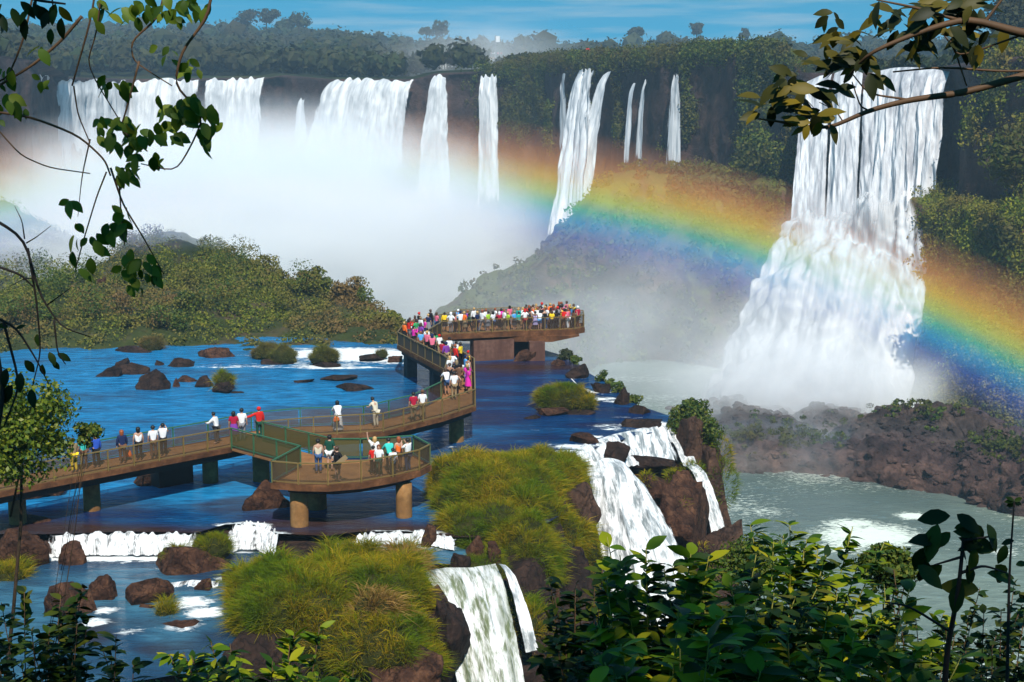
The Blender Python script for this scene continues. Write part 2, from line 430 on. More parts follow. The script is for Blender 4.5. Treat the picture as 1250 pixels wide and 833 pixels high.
# upland behind the cliff, rising to forest hills, out to the horizon
pxs = np.linspace(-700, 2000, 180)
rs = np.concatenate([np.linspace(0, 1, 60) ** 1.6 * 1.0, 1 + np.linspace(0.05, 1, 8) * .4])
SKY = np.array([(-900, 20), (0, 26), (150, 27), (250, 30), (360, 34), (480, 42), (560, 47), (700, 50), (850, 52), (1000, 52), (1150, 45), (1250, 38), (2200, 30)], float)
def upland(px, q):
    """q 0 at the lip, 1 at the ridge 950 m out, more beyond"""
    d0 = np.interp(px, LIP[:, 0], LIP[:, 2]) + 8; y0 = np.interp(px, LIP[:, 0], LIP[:, 1])
    d = d0 + (950 - d0) * q
    z0 = CAMH + (130 - y0) * d0 / F
    z1 = CAMH + (130 - np.interp(px, SKY[:, 0], SKY[:, 1]) ) * 950 / F - 12
    f = np.clip(q, 0, 1)
    z = z0 + 0.3 + (z1 - z0) * (f ** 1.15) - np.clip(q - 1, 0, 9) * 6
    x = (px - CX) / F * d
    return np.stack([x, d, z], -1)
PXg, Qg = np.meshgrid(pxs, rs, indexing='ij')
U = upland(PXg, Qg)
U[..., 2] += fbm(U.reshape(-1, 3) * 0.008, 3, 4).reshape(U.shape[:2]) * 5 * np.clip(Qg * 3, 0, 1)
U[:, 0, 2] -= 7; U[:, 0, 1] -= 3
tag(mesh('hills', U.reshape(-1, 3), grid_faces(*U.shape[:2]), M['forest_floor']), kind='structure')
# the lowest ground, one sheet to the horizon
n = 24; xs = np.linspace(-1650, 1650, n); X, Y = np.meshgrid(xs, np.linspace(-500, 1300, n), indexing='ij')
tag(mesh('ground', np.stack([X, Y, np.full_like(X, -28.5)], -1).reshape(-1, 3), grid_faces(n, n), M['soil']), kind='structure')

# ------------------------------------------------------------------ lower ledges and banks
def ridge(name, st, front_out, zb, back_out, nu, nf, nb, mat, disp, convex=True, zback=None, kind='structure', shore=None):
    T = np.array([at_d(*s[:3]) for s in st])
    Fp = T.copy(); Fp[:, 1] -= front_out; Fp[:, 2] = zb
    sc = Fp[:, 1] / T[:, 1]; Fp[:, 0] *= (1 + (sc - 1) * 0.6)
    if shore: Fp = resample(np.array([at_z(a, b, zb) for a, b in shore]), len(T))
    B = T.copy(); B[:, 1] += back_out; B[:, 2] = zb if zback is None else T[:, 2] + zback
    if convex and name == 'island': B[:, 0] *= (B[:, 1] / T[:, 1]) ** 1.25; B[:, 2] = -9
    G = loft(T, Fp, B, nu, nf, nb, convex)
    for d in disp: G = displace(G, *d)
    o = mesh(name, G.reshape(-1, 3), grid_faces(*G.shape[:2]), mat)
    if kind: tag(o, kind=kind)
    return o, G
_, ledge_G = ridge('cliff_ledge', [(470, 480, 228), (530, 425, 232), (570, 388, 236), (600, 368, 240), (640, 330, 244), (690, 290, 248), (735, 250, 254), (762, 232, 260), (800, 226, 262), (850, 222, 260), (900, 222, 256), (945, 232, 250), (985, 250, 244), (1020, 275, 240), (1060, 320, 236)],
                  13, -28, 40, 260, 60, 14, M['ledge'], [(5, 0.05, 21, 3), (2.2, 0.2, 22, 5)], False, -1.0)
_, right_G = ridge('cliff_spur', [(1050, 440, 224), (1092, 335, 226), (1108, 278, 226), (1130, 254, 224), (1160, 250, 219), (1200, 256, 209), (1250, 262, 200), (1400, 250, 190), (1600, 240, 182)],
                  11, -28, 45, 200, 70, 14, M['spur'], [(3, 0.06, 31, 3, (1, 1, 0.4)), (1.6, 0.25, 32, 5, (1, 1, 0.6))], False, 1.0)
_, bank_G = ridge('gorge_bank', [(840, 580, 180), (872, 562, 181), (895, 540, 182), (930, 532, 182), (985, 536, 181), (1000, 543, 180), (1040, 530, 178), (1110, 524, 175), (1180, 522, 170), (1250, 540, 163), (1400, 560, 154), (1650, 590, 146)],
                 11, -26, 30, 260, 60, 20, M['bank'], [(2.6, 0.09, 41, 3), (1.8, 0.33, 42, 5), (0.5, 1.1, 43, 3)], True)

# ------------------------------------------------------------------ the river terrace
TER = np.array([(-170, 40), (-45, 45), (-20, 50), (-11, 54), (-5.2, 57.6), (-3.7, 61.2), (-0.6, 61.8), (1.3, 64), (2.6, 70), (3.0, 78), (3.4, 81.6), (6.5, 85.2), (9.7, 88.2), (10.4, 91.5), (8.3, 95.4), (6.9, 102.5),
                (5.6, 108), (5.4, 110.8), (4.8, 113.5), (3, 117), (0, 120), (-9, 121), (-13, 124), (-24, 150), (-40, 200), (-90, 240), (-200, 240)], float)
TER = level(TER)
def poly_sd(P, poly):
    """signed distance, positive inside; also the nearest boundary point"""
    P = np.asarray(P)[:, :2]; best = np.full(len(P), 1e9); near = np.zeros_like(P); ins = np.zeros(len(P), bool)
    for a, b in zip(poly, np.roll(poly, -1, axis=0)):
        e = b - a; t = np.clip(((P - a) @ e) / (e @ e), 0, 1); q = a + t[:, None] * e
        d = np.linalg.norm(P - q, axis=1); m = d < best; best[m] = d[m]; near[m] = q[m]
        c = (a[1] > P[:, 1]) != (b[1] > P[:, 1])
        with np.errstate(divide='ignore', invalid='ignore'):
            xi = (b[0] - a[0]) * (P[:, 1] - a[1]) / (b[1] - a[1]) + a[0]
        ins ^= c & (P[:, 0] < xi)
    return np.where(ins, best, -best), near
# low water: two pools below little cascades at the front of the terrace
POOL = np.array([(-60, 66.5), (-21.8, 66.5), (-18, 66.9), (-14.8, 66.7), (-13.6, 68.2), (-12.2, 68.0), (-11.0, 66.6), (-10.6, 60), (-11, 53), (-20, 49), (-60, 44)], float); POOL = level(POOL)
POOL2 = np.array([(-8.6, 66.2), (-7.2, 66.9), (-5.0, 67.0), (-2.6, 66.0), (-0.9, 64.2), (-0.7, 63.7), (-3.6, 63.4), (-5.6, 63.8)], float); POOL2 = level(POOL2)
RIV = np.array([(-170, 66.5), (-21.8, 66.5), (-18, 66.9), (-14.8, 66.7), (-13.6, 68.2), (-12.2, 68.0), (-11.0, 66.6), (-8.6, 66.2), (-7.2, 66.9), (-5.0, 67.0), (-2.6, 66.0), (0.5, 66), (2.6, 70), (3.0, 78), (3.4, 81.6), (6.5, 85.2), (9.7, 88.2), (10.4, 91.5), (8.3, 95.4), (6.9, 102.5),
                (5.4, 108), (5.2, 110.6), (4.6, 113.2), (2.8, 116.5), (0, 119.5), (-9, 120.5), (-12.5, 121.8), (-30, 125), (-170, 132)], float); RIV = level(RIV)
X, Y = np.meshgrid(np.arange(-75, 20, 0.45), np.arange(38, 150, 0.45), indexing='ij')
P = np.stack([X, Y, 0 * X], -1).reshape(-1, 3)
sd, _ = poly_sd(P, TER); sp, _ = poly_sd(P, POOL); sp2, _ = poly_sd(P, level([(-9.2, 66.4), (-7.2, 67.2), (-5.0, 67.3), (-2.4, 66.2), (0.2, 64.4), (0.6, 61.0), (-3.6, 60.2), (-6.2, 61.5)]))
wob = fbm(P * 0.22, 4, 51) * 1.6 + fbm(P * 0.9, 3, 52) * 0.5
z = -0.45 + fbm(P * 0.35, 4, 53) * 0.28 - 1.05 * smooth(sp + 0.2 * wob, -0.3, 0.5) - 0.55 * smooth(sp2 + 0.2 * wob, -0.3, 0.5)
dr = np.clip(-(sd + 0.25 * wob * (sd < 0.5)), 0, 99)
z = z - (26 * (1 - np.exp(-dr / 6.5)) + dr * 0.25 * (dr > 0)) + (np.abs(fbm(P * 0.5, 4, 54)) * 2.0) * smooth(dr, 0.3, 2.5)
z = np.maximum(z, -28.2)
z = np.where(P[:, 1] < 52, np.minimum(z, -4.0 - (52 - P[:, 1]) * .1), z)
P[:, 2] = z
tag(mesh('riverbed', P, grid_faces(*X.shape), M['wet_rock']), kind='structure')

def sheet(name, poly, zz, step, mat, bbox, attrs, wave=0.03):
    X, Y = np.meshgrid(np.arange(bbox[0], bbox[1], step), np.arange(bbox[2], bbox[3], step), indexing='ij')
    P = np.stack([X, Y, np.full_like(X, zz)], -1).reshape(-1, 3)
    sd, near = poly_sd(P, poly)
    out = sd < 0
    Fq = grid_faces(*X.shape)
    Fq = Fq[(~out[Fq]).any(1)]
    P[out, :2] = near[out]
    us = np.unique(Fq); mp_ = np.full(len(P), -1); mp_[us] = np.arange(len(us))
    P, Fq = P[us], mp_[Fq]
    return mesh(name, P, Fq, mat, smooth_=False, attrs=attrs(P))

ROCKS, FOAMSRC = [], []          # rocks standing in the water make foam behind them: (x, y, r)
def islet_at(px, py): q = at_z(px, py, 0); return q
for (px, py, r, s) in [(200, 416, 4, .30), (425, 432, 5.0, .9), (450, 436, 4.0, .9), (400, 446, 4.0, .55), (480, 442, 2.6, .6), (370, 440, 2.5, .5), (285, 447, 3.2, .45), (250, 447, 2.5, .4), (215, 412, 2.2, .7), (330, 447, 2, .5), (160, 445, 2.0, .35),
                       (700, 545, 1.3, .75), (740, 520, 1.3, .55), (790, 518, 1.6, .85), (690, 552, .9, .7), (720, 533, 1.0, .7), (765, 510, 1.4, .45),
                       (715, 478, 1.8, .65), (730, 487, 1.4, .7), (700, 462, 1.2, .45), (750, 490, 1.0, .6), (300, 642, 1.1, .9), (320, 652, 1.1, .8), (335, 640, .9, .45), (60, 645, .7, .4), (150, 646, .9, .4), (220, 646, .7, .45), (480, 652, 1.2, .8), (445, 654, .8, .6), (520, 650, .9, .7), (545, 655, .7, .4),
                       (512, 553, 1.1, .42), (530, 555, .9, .40), (560, 547, .8, .3), (650, 520, 1.0, .3), (90, 588, .8, .3), (255, 596, .8, .35), (365, 645, .7, .4), (600, 540, 1, .3)]:
    q = at_z(px, py, 0); FOAMSRC.append((q[0], q[1], r, s))
def river_attrs(P):
    f = np.zeros(len(P))
    for x, y, r, s in FOAMSRC:
        dd = ((P[:, 0] - x) / (r * 1.5)) ** 2 + ((P[:, 1] - y) / (r * 0.75)) ** 2
        f = np.maximum(f, s * np.exp(-dd))
    st = fbm(P * np.array((0.12, 0.7, 1)), 4, 71)
    f = f + np.clip(st - 0.24, 0, 1) * 0.75
    # painted sky reflection: bright blue on the left and at the back, deep blue on the right and towards the brinks
    deep = smooth(P[:, 0] + 0.15 * (P[:, 1] - 80) + 4 * fbm(P * 0.08, 3, 72), -14, 2) * 0.95
    deep = np.maximum(deep, smooth(69.0 + 1.2 * fbm(P * 0.15, 3, 75) - P[:, 1], -1.6, 1.4) * 0.9)
    deep = np.maximum(deep, smooth(P[:, 1], 84, 90) * smooth(-P[:, 1], -98, -92) * smooth(P[:, 0], -13, -5))
    bed = smooth(68.3 + 1.5 * fbm(P * 0.2, 3, 73) - P[:, 1], 0.0, 2.2) * 1.05
    bed = np.maximum(bed, smooth(fbm(P * 0.16, 3, 74), 0.22, 0.5) * 0.5 * smooth(-P[:, 1], -80, -72))
    bed = np.maximum(bed, np.exp(-(((P[:, 0] - .5) / 6) ** 2 + ((P[:, 1] - 108.5) / 2.2) ** 2)) * 1.0)
    return {'foam': np.clip(f, 0, 1), 'deep': np.clip(deep, 0, 1), 'bed': np.clip(bed, 0, 1)}
river = sheet('river', RIV, 0.0, 0.32, M['river'], (-80, 16, 62, 160), river_attrs, 0.05); tag(river, kind='structure')
def pool_attrs(P):
    f = np.exp(-((P[:, 1] - 64.6) / 0.9) ** 2) * 0.8 * smooth(-np.abs(P[:, 0] + 18.2), -4.6, -3.6)
    for px, py, r, s in [(150, 686, 1.2, .5), (230, 688, 1.2, .7), (300, 668, 1.6, .8), (320, 660, 1.2, .9), (275, 705, 1.1, .55), (235, 735, 1.3, .75), (250, 748, 1.2, .8), (215, 742, 1.0, .6), (130, 745, 1.0, .65), (115, 760, 1.0, .7), (200, 695, 1.0, .5), (160, 770, 1.2, .5), (225, 765, 1.3, .6)]:
        q = at_z(px, py, -1.0); f = np.maximum(f, s * np.exp(-(((P[:, 0] - q[0]) / r) ** 2 + ((P[:, 1] - q[1]) / (r * .8)) ** 2)))
    return {'foam': np.clip(f, 0, 1), 'deep': smooth(fbm(P * 0.2, 3, 81), -0.2, 0.4), 'bed': smooth(fbm(P * 0.3, 3, 82), 0.1, 0.5) * .5}
tag(sheet('pool_water', POOL, -1.0, 0.22, M['pool'], (-40, -9, 46, 70), pool_attrs, 0.05), kind='structure')
def pool2_attrs(P):
    f = 0.62 - 0.5 * smooth(-P[:, 1], -65.2, -62.5) + 0.35 * np.exp(-((P[:, 1] - 61.5) / .6) ** 2)
    return {'foam': np.clip(f, 0, 1), 'deep': 0 * f, 'bed': 0 * f}
tag(sheet('pool_water', POOL2, -0.45, 0.18, M['pool'], (-9, 0, 60, 68), pool2_attrs, 0.05), kind='structure')
def gorge_attrs(P):
    f = 0.36 + 0.22 * fbm(P * np.array((0.05, 0.12, 1)), 4, 91)
    for px, py, r, s in [(1060, 655, 9, .75), (1040, 640, 5, .7), (1085, 645, 5, .6), (1000, 505, 26, .9), (900, 510, 14, .6), (930, 625, 7, .5), (1030, 668, 6, .6), (1115, 630, 3, .8), (1225, 675, 3, .6)]:
        q = at_z(px, py, -25); f = np.maximum(f, s * np.exp(-(((P[:, 0] - q[0]) / r) ** 2 + ((P[:, 1] - q[1]) / (r * .7)) ** 2)))
    return {'foam': np.clip(f, 0, 1), 'deep': np.clip(smooth(fbm(P * 0.03, 3, 92), -.3, .4), 0, 1)}
GP = np.array([(-160, 120), (0, 60), (120, 60), (120, 300), (-160, 440)], float)
tag(sheet('gorge_water', GP, -25.0, 1.2, M['gorge_water'], (-165, 125, 55, 445), gorge_attrs, 0.15), kind='structure')

# ------------------------------------------------------------------ falling water
def fall(name, top, base, mat, label, nu=40, nv=60, arc=0.7, amp=0.5, fu=0.5, fv=0.08, seed=0, group=None, soft=0.12, gap=0.0, bottom=0.04, cat='waterfall', topfade=False, arch=0.0, ragged=0.0):
    T, B = resample(top, nu), resample(base, nu)
    if ragged: T[:, 2] += ragged * (vnoise(np.stack([np.arange(nu) * .35, 0 * T[:, 0] + seed, 0 * T[:, 0]], 1), seed) - .3)
    t = np.linspace(0, 1, nv)
    hz = t ** arc; vt = np.clip(t, 0, 1) ** 1.25
    G = np.empty((nu, nv, 3))
    G[..., :2] = T[:, None, :2] + (B - T)[:, None, :2] * hz[None, :, None]
    G[..., 2] = T[:, None, 2] + (B - T)[:, None, 2] * vt[None]
    wid = np.linalg.norm(np.diff(T, axis=0), axis=1).sum(); drop = np.linalg.norm(T.mean(0) - B.mean(0))
    u = np.linspace(0, 1, nu)
    su = (u[:, None] * wid * np.ones((1, nv))); sv = (t[None] * drop * np.ones((nu, 1)))
    N = gnormals(G)
    if N[..., 1].mean() > 0: N = -N
    if arch: G = G + N * (arch * np.sin(u * math.pi))[:, None, None]
    q = np.stack([su * fu, sv * fv, np.full_like(su, seed * 3.1)], -1).reshape(-1, 3)
    d = (1 - 2 * np.abs(fbm(q, 5, seed))).reshape(nu, nv)
    G = G + N * (d * amp * smooth(sv, 0, drop * .18))[..., None]
    e = np.minimum(u, 1 - u)[:, None] / soft
    e = np.clip(e, 0, 1) * np.ones((1, nv))
    if bottom: e = np.minimum(e, np.clip((1 - t)[None] / bottom, 0, 1))
    if topfade: e = np.minimum(e, np.clip(t[None] / 0.06, 0, 1) * .6 + .4)
    e = e - gap
    fl = np.stack([su + seed * 13.7, sv, 0 * su], -1).reshape(-1, 3)
    o = mesh(name, G.reshape(-1, 3), grid_faces(nu, nv), mat, attrs={'flow': fl, 'edge': e.reshape(-1)})
    tag(o, label, cat, group)
    return o
def far_fall(tpx, bpx, label, mat='fall_far', off=3.2, out=3.0, seed=1, **kw):
    top = [at_d(px, py, lip_d(px) - off) for px, py in tpx]
    base = [at_d(px, py, lip_d(tpx[min(i, len(tpx) - 1)][0]) - off - out) for i, (px, py) in enumerate(bpx)]
    return fall('waterfall', top, base, M[mat], label, seed=seed, group='distant waterfalls along the cliff', **{**dict(bottom=.3, ragged=.7), **kw})
far_fall([(18, 92), (40, 88), (62, 95)], [(2, 262), (25, 268), (58, 262)], 'steep white waterfall at the far left edge of the cliff', seed=1, amp=.8, nu=30)
far_fall([(66, 97), (110, 98), (156, 99)], [(52, 280), (110, 285), (160, 280)], 'broad hazy white waterfall, second from the left along the cliff', seed=2, amp=1.0, nu=50)
far_fall([(158, 99), (200, 97), (246, 97)], [(150, 280), (200, 285), (246, 280)], 'broad white waterfall behind the hanging vine leaves, third from the left', seed=3, amp=1.0, nu=50)
far_fall([(249, 96), (290, 95), (325, 95)], [(245, 250), (285, 255), (318, 250)], 'white curtain waterfall ending at a red brown rock wall', seed=4, amp=1.0, nu=50)
far_fall([(366, 122), (372, 120)], [(358, 190), (376, 190)], 'faint thin trickle of a waterfall on the red brown rock wall', 'fall_thin', seed=5, nu=12)
far_fall([(402, 100), (430, 96), (470, 96), (507, 98)], [(366, 215), (410, 225), (455, 225), (495, 220)], 'wide white waterfall with a sloping left side in the middle of the far cliff', seed=6, amp=1.2, nu=60, soft=.08)
far_fall([(529, 94), (538, 91), (546, 93)], [(503, 262), (528, 265), (552, 262)], 'narrow waterfall fanning out below, left one of two at the far cliff centre', seed=7, nu=26, amp=.6, soft=.25)
far_fall([(585, 93), (597, 91), (608, 92)], [(581, 262), (597, 262), (613, 262)], 'narrow straight waterfall, right one of two at the far cliff centre', seed=8, nu=26, amp=.6, soft=.25)
far_fall([(686, 87), (691, 87)], [(682, 200), (694, 200)], 'thin waterfall thread just left of the tall double waterfall', 'fall_thin', seed=9, nu=12, soft=.3, off=4.5)
o = far_fall([(702, 90), (712, 85), (727, 84)], [(660, 322), (690, 322), (714, 320)], 'tall double stranded waterfall dropping through the rainbow', seed=10, nu=40, amp=.9, off=5.0, out=30, arc=1.15, soft=.22)
top = [at_d(px, py, lip_d(px) - 4.8) for px, py in [(736, 92), (742, 88), (747, 87)]]
base = [at_d(px, py, lip_d(740) - 12) for px, py in [(690, 255), (705, 255), (722, 250)]]
s2 = fall('strand', top, base, M['fall_far'], None, seed=11, nu=24, amp=.6, arc=1.0, soft=.25, cat=None)
s2.parent = o
far_fall([(772, 105), (777, 100)], [(760, 216), (770, 217)], 'thin white waterfall thread, left of a close pair on the green cliff', 'fall_thin', seed=12, nu=12, soft=.3, off=5)
far_fall([(786, 98), (791, 97)], [(772, 217), (786, 218)], 'thin white waterfall thread, right of a close pair on the green cliff', 'fall_thin', seed=13, nu=14, soft=.3, off=5)
far_fall([(822, 93), (829, 92)], [(809, 226), (836, 224)], 'pale veil waterfall spreading downward, the last before the great right waterfall', 'fall_thin', seed=14, nu=24, soft=.3, off=5)

# the great right waterfall: three curtains over a brink, then a broad billowing apron to the gorge
rw = empty('great_waterfall', at_d(1050, 300, 236))
tag(rw, 'great white waterfall on the right, three curtains above a broad billowing apron', 'waterfall')
bpy.context.view_layer.update()
def strand(name, tpx, bpx, dtop, dbot, mat, **kw):
    top = [at_d(px, py, d) for (px, py), d in zip(tpx, np.linspace(*dtop, len(tpx)))]
    base = [at_d(px, py, d) for (px, py), d in zip(bpx, np.linspace(*dbot, len(bpx)))]
    o = fall(name, top, base, M[mat], None, cat=None, **kw)
    l = rw.matrix_world.translation
    o.data.transform(Matrix.Translation(-l)); o.parent = rw
    return o
strand('curtain', [(985, 100), (1000, 93), (1016, 90)], [(962, 310), (983, 318), (1006, 320)], (253, 250), (240, 238), 'fall_big', seed=21, nu=50, nv=90, amp=1.0, soft=.1, bottom=0.34)
strand('curtain', [(1018, 90), (1036, 89), (1054, 90)], [(1005, 325), (1025, 330), (1046, 325)], (249.5, 247), (237, 234.5), 'fall_big', seed=22, nu=50, nv=90, amp=1.1, soft=.07, bottom=0.34, arch=.6)
strand('curtain', [(1058, 91), (1090, 88), (1125, 88), (1162, 88)], [(1044, 330), (1075, 335), (1110, 325), (1140, 310)], (247, 238), (234, 227), 'fall_big', seed=23, nu=100, nv=90, amp=1.2, soft=.06, bottom=0.34, arch=.8)
# apron: a swelling sheet with billows
top = [at_d(px, py, d) for px, py, d in [(960, 242, 243), (1000, 225, 241.5), (1050, 222, 239), (1100, 225, 235), (1150, 222, 231)]]
base = [at_d(px, py, d) for px, py, d in [(838, 512, 215), (915, 522, 208), (1000, 525, 206), (1060, 518, 207), (1112, 505, 209)]]
nu, nv = 130, 150
T, B = resample(top, nu), resample(base, nu); t = np.linspace(0, 1, nv); u = np.linspace(0, 1, nu)
Gf = T[:, None] + (B - T)[:, None] * np.stack([t ** 1.1, t ** .9, t], -1)[None]
N = gnormals(Gf); N = -N if N[..., 1].mean() > 0 else N
Gf = Gf + N * (2.2 * np.sin(u * math.pi) ** .6)[:, None, None] * smooth(t, 0, .25)[None, :, None]
q = Gf.reshape(-1, 3)
bil = np.abs(fbm(q * np.array((.10, .10, .030)), 4, 33, 0.45)).reshape(nu, nv)
fin = np.abs(fbm(q * np.array((.45, .45, .10)), 3, 34, 0.5)).reshape(nu, nv)
Gf = Gf + N * ((bil * 8.0 - 1.6 + fin * 1.6) * smooth(t, 0, .12)[None])[..., None]
e = np.minimum(np.clip(np.minimum(u, 1 - u)[:, None] / .09, 0, 1), np.minimum(np.clip((1 - t)[None] / .1, 0, 1), np.clip(t[None] / .55, 0, 1)))
fl = np.stack([u[:, None] * 34 + 0 * t[None], 36 * t[None] + 0 * u[:, None], 0 * t[None] + 0 * u[:, None]], -1).reshape(-1, 3)
ap = mesh('apron', Gf.reshape(-1, 3), grid_faces(nu, nv), M['fall_spray'], rw, attrs={'flow': fl, 'edge': e.reshape(-1)})
# splash plumes where the curtains land
for k, (px, py, d, r) in enumerate([(975, 290, 238, 3.0), (1000, 300, 237, 3.4), (1035, 292, 235, 3.6), (1075, 300, 232, 4.0), (1115, 290, 229, 3.4), (1140, 270, 228, 2.4)]):
    V, Fa = ico(4); c = at_d(px, py, d)
    rad = 1 + 0.55 * np.abs(fbm(V * 1.6 + k * 7.7, 5, 35, .6)) - .12
    V = V * rad[:, None] * np.array((r, r * .8, r * 1.15)) + c
    fl = np.stack([V[:, 0], -V[:, 2], V[:, 1]], 1)
    mesh('splash', V, Fa, M['fall_spray'], rw, attrs={'flow': fl, 'edge': np.ones(len(V))})

# near falls off the terrace
fw = [at_z(690, 556, 0.03), at_z(715, 541, 0.03), at_z(750, 530, 0.03), at_z(800, 519, 0.03), at_z(822, 521, 0.03)]
md = [at_h(712, 585, 79.5), at_h(725, 580, 80.5), at_h(752, 577, 82), at_h(775, 572, 83.5), at_h(830, 566, 85)]
fall('waterfall', fw, md, M['fall_near'], 'short white upper step of the near right waterfall, spilling from the blue river', nu=90, nv=40, amp=.35, fu=1.2, fv=.5, seed=41, arc=.85, soft=.12, bottom=0, group='near waterfalls off the river terrace')
lw = [at_h(708, 578, 79.6), at_h(735, 574, 80.4), at_h(760, 577, 80.6), at_h(778, 585, 80)]
lb = [at_h(752, 800, 73), at_h(800, 800, 72), at_h(850, 800, 71), at_h(890, 800, 71)]
fall('waterfall', lw, lb, M['fall_near'], 'large white near waterfall sweeping down to the right beside the tall grass mound', nu=110, nv=110, amp=.6, fu=1.0, fv=.22, seed=42, arc=1.0, soft=.12, bottom=0, group='near waterfalls off the river terrace', arch=.8)
fall('waterfall', [at_h(838, 570, 85.8), at_h(850, 566, 86)], [at_h(868, 655, 83), at_h(888, 650, 83)], M['fall_near'], 'slim white streamlet at the outer edge of the dark right hand rock', nu=24, nv=50, amp=.2, fu=1.5, fv=.5, seed=43, soft=.2, group='near waterfalls off the river terrace')
fall('waterfall', [at_z(802, 520, 0.05), at_z(818, 521, .05)], [at_h(833, 572, 85.9), at_h(852, 568, 86.2)], M['fall_near'], 'small chute of white water above the slim streamlet', nu=24, nv=30, amp=.15, fu=1.5, fv=.5, seed=44, soft=.2, group='near waterfalls off the river terrace')
sl = [at_z(515, 697, -.42), at_z(545, 693, -.42), at_z(575, 693, -.42), at_z(606, 688, -.42)]
sb = [at_h(560, 850, 57.5), at_h(590, 850, 57.5), at_h(615, 850, 57.5), at_h(642, 850, 57.8)]
fall('waterfall', sl, sb, M['fall_green'], 'white waterfall over green moss at the bottom centre, between two grass mounds', nu=90, nv=90, amp=.25, fu=2.2, fv=.3, seed=45, arc=.75, soft=.05, bottom=0, group='near waterfalls off the river terrace')
fall('waterfall', [at_h(607, 688, 62.2), at_h(618, 690, 62.3)], [at_h(640, 800, 60), at_h(660, 795, 60)], M['fall_near'], 'thin side trickle at the right of the mossy bottom waterfall', nu=20, nv=50, amp=.1, fu=2.2, fv=.4, seed=46, soft=.25, gap=.1, group='near waterfalls off the river terrace')
# low cascades at the front of the river
def casc(tops, outd, zt, zb, label, seed, **kw):
    top = [at_z(px, py, zt) for px, py in tops]
    base = [(p[0] * .995, p[1] - outd, zb) for p in top]
    fall('cascade', top, base, M['fall_low'], label, nu=110, nv=24, amp=.10, fu=1.6, fv=.8, seed=seed, arc=.6, soft=.13, bottom=.22, ragged=.12, cat='cascade', group='low cascades across the river', **kw)
casc([(56, 652), (110, 650), (160, 650), (205, 650), (245, 651)], .65, .03, -.98, 'long low cascade across the river at the left, below the footbridge', 51)
casc([(282, 641), (300, 637), (322, 638), (342, 650)], 1.6, .03, -.98, 'foaming cascade between two rocks below the viewing platform', 52)
casc([(432, 653), (470, 648), (520, 648), (560, 656)], .9, .03, -.44, 'low foaming step of water between the two grass mounds', 53)
p = [at_z(x, y, -.95) for x, y in [(205, 712), (235, 708), (270, 710)]]
fall('cascade', p, [(q[0], q[1] - 1.8, -1.7) for q in p], M['fall_low'], 'little cascade splashing between brown boulders at the lower left', nu=60, nv=24, amp=.12, fu=1.6, fv=.8, seed=54, arc=.7, soft=.08, bottom=0, cat='cascade', group='low cascades across the river')
p = [at_z(690, 455, .03), at_z(702, 468, .03), at_z(722, 480, .03), at_z(756, 492, .03)]
fall('cascade', p, [(q[0] + 1.0, q[1] - .6, -.35) for q in p], M['fall_low'], 'white rapid beside the dark rocks at the far end of the terrace', nu=60, nv=20, amp=.12, fu=1.6, fv=.8, seed=55, soft=.1, bottom=0, cat='cascade', group='low cascades across the river')

# ------------------------------------------------------------------ mist
def mist(label, px, py, d, r, mat):
    V, Fa = ico(4)
    o = mesh('mist', V, Fa, mat)
    o.location = Vector(at_d(px, py, d)); o.scale = r
    tag(o, kind='stuff'); o['label'] = label
    return o
mist('white mist filling the gorge below the far falls', 300, 300, 320, (78, 92, 36), mist_mat('gorge_mist', 0.085, nscale=3.0, mn=.35, power=.9))
mist('pale mist drifting behind the far viewing platform', 730, 430, 214, (46, 20, 24), mist_mat('drift_mist', 0.034, nscale=2.6, mn=.2))
mist('bright spray at the foot of the great right waterfall', 985, 480, 205, (26, 17, 12), mist_mat('spray_mist', 0.16, nscale=2.4, mn=.4))
mist('thin spray along the gorge bank', 960, 570, 178, (24, 14, 8), mist_mat('bank_mist', 0.055, nscale=2.0))
mist('faint plume of spray above the far falls', 585, 75, 440, (38, 30, 16), mist_mat('plume_mist', 0.025, nscale=1.8))
mist('thin mist over the back of the scrub island', 120, 310, 190, (34, 24, 10), mist_mat('island_mist', 0.085, nscale=2.4))
mist('thin mist over the left end of the scrub island', 30, 370, 148, (14, 14, 6), mist_mat('shore_mist', 0.05, nscale=2.0))
mist('spray bursting where the curtains of the great waterfall strike the rocks', 1050, 285, 232, (17, 6, 8), mist_mat('burst_mist', 0.16, nscale=2.6, mn=.3))
mist('veil of spray over the lower half of the great right waterfall', 1010, 420, 222, (20, 12, 19), mist_mat('veil_mist', 0.13, nscale=2.4, mn=.3))

# ------------------------------------------------------------------ the rainbow: lit droplets in a round bow about the point opposite the sun
L = 112.0
r_in, r_out = L * math.tan(R(44.0)), L * math.tan(R(49.6))
an = np.linspace(R(-70), R(58), 120)
ring = []
for rr, zz in ((r_in, -5), (r_out, -5), (r_out, 5), (r_in, 5)):
    rr = rr * (L + zz) / L
    ring.append(np.stack([rr * np.sin(an), rr * np.cos(an), np.full_like(an, zz)], 1))
V = np.stack(ring, 1).reshape(-1, 3)
q = []
for i in range(len(an) - 1):
    for j in range(4): q.append((i * 4 + j, i * 4 + (j + 1) % 4, i * 4 + 4 + (j + 1) % 4, i * 4 + 4 + j))
q += [(3, 2, 1, 0)] + [tuple((len(an) - 1) * 4 + j for j in range(4))]
t = NT('rainbow_droplets'); t.n.remove(t.b)
tcn = t.new('ShaderNodeTexCoord'); sx = t.new('ShaderNodeSeparateXYZ'); t.link(tcn.outputs['Object'], sx.inputs[0])
rad = t.math('SQRT', t.math('ADD', t.math('MULTIPLY', sx.outputs['X'], sx.outputs['X']), t.math('MULTIPLY', sx.outputs['Y'], sx.outputs['Y'])))
fr = t.rng(t.math('DIVIDE', t.math('MULTIPLY', rad, L), t.math('ADD', sx.outputs['Z'], L)), r_in, r_out)
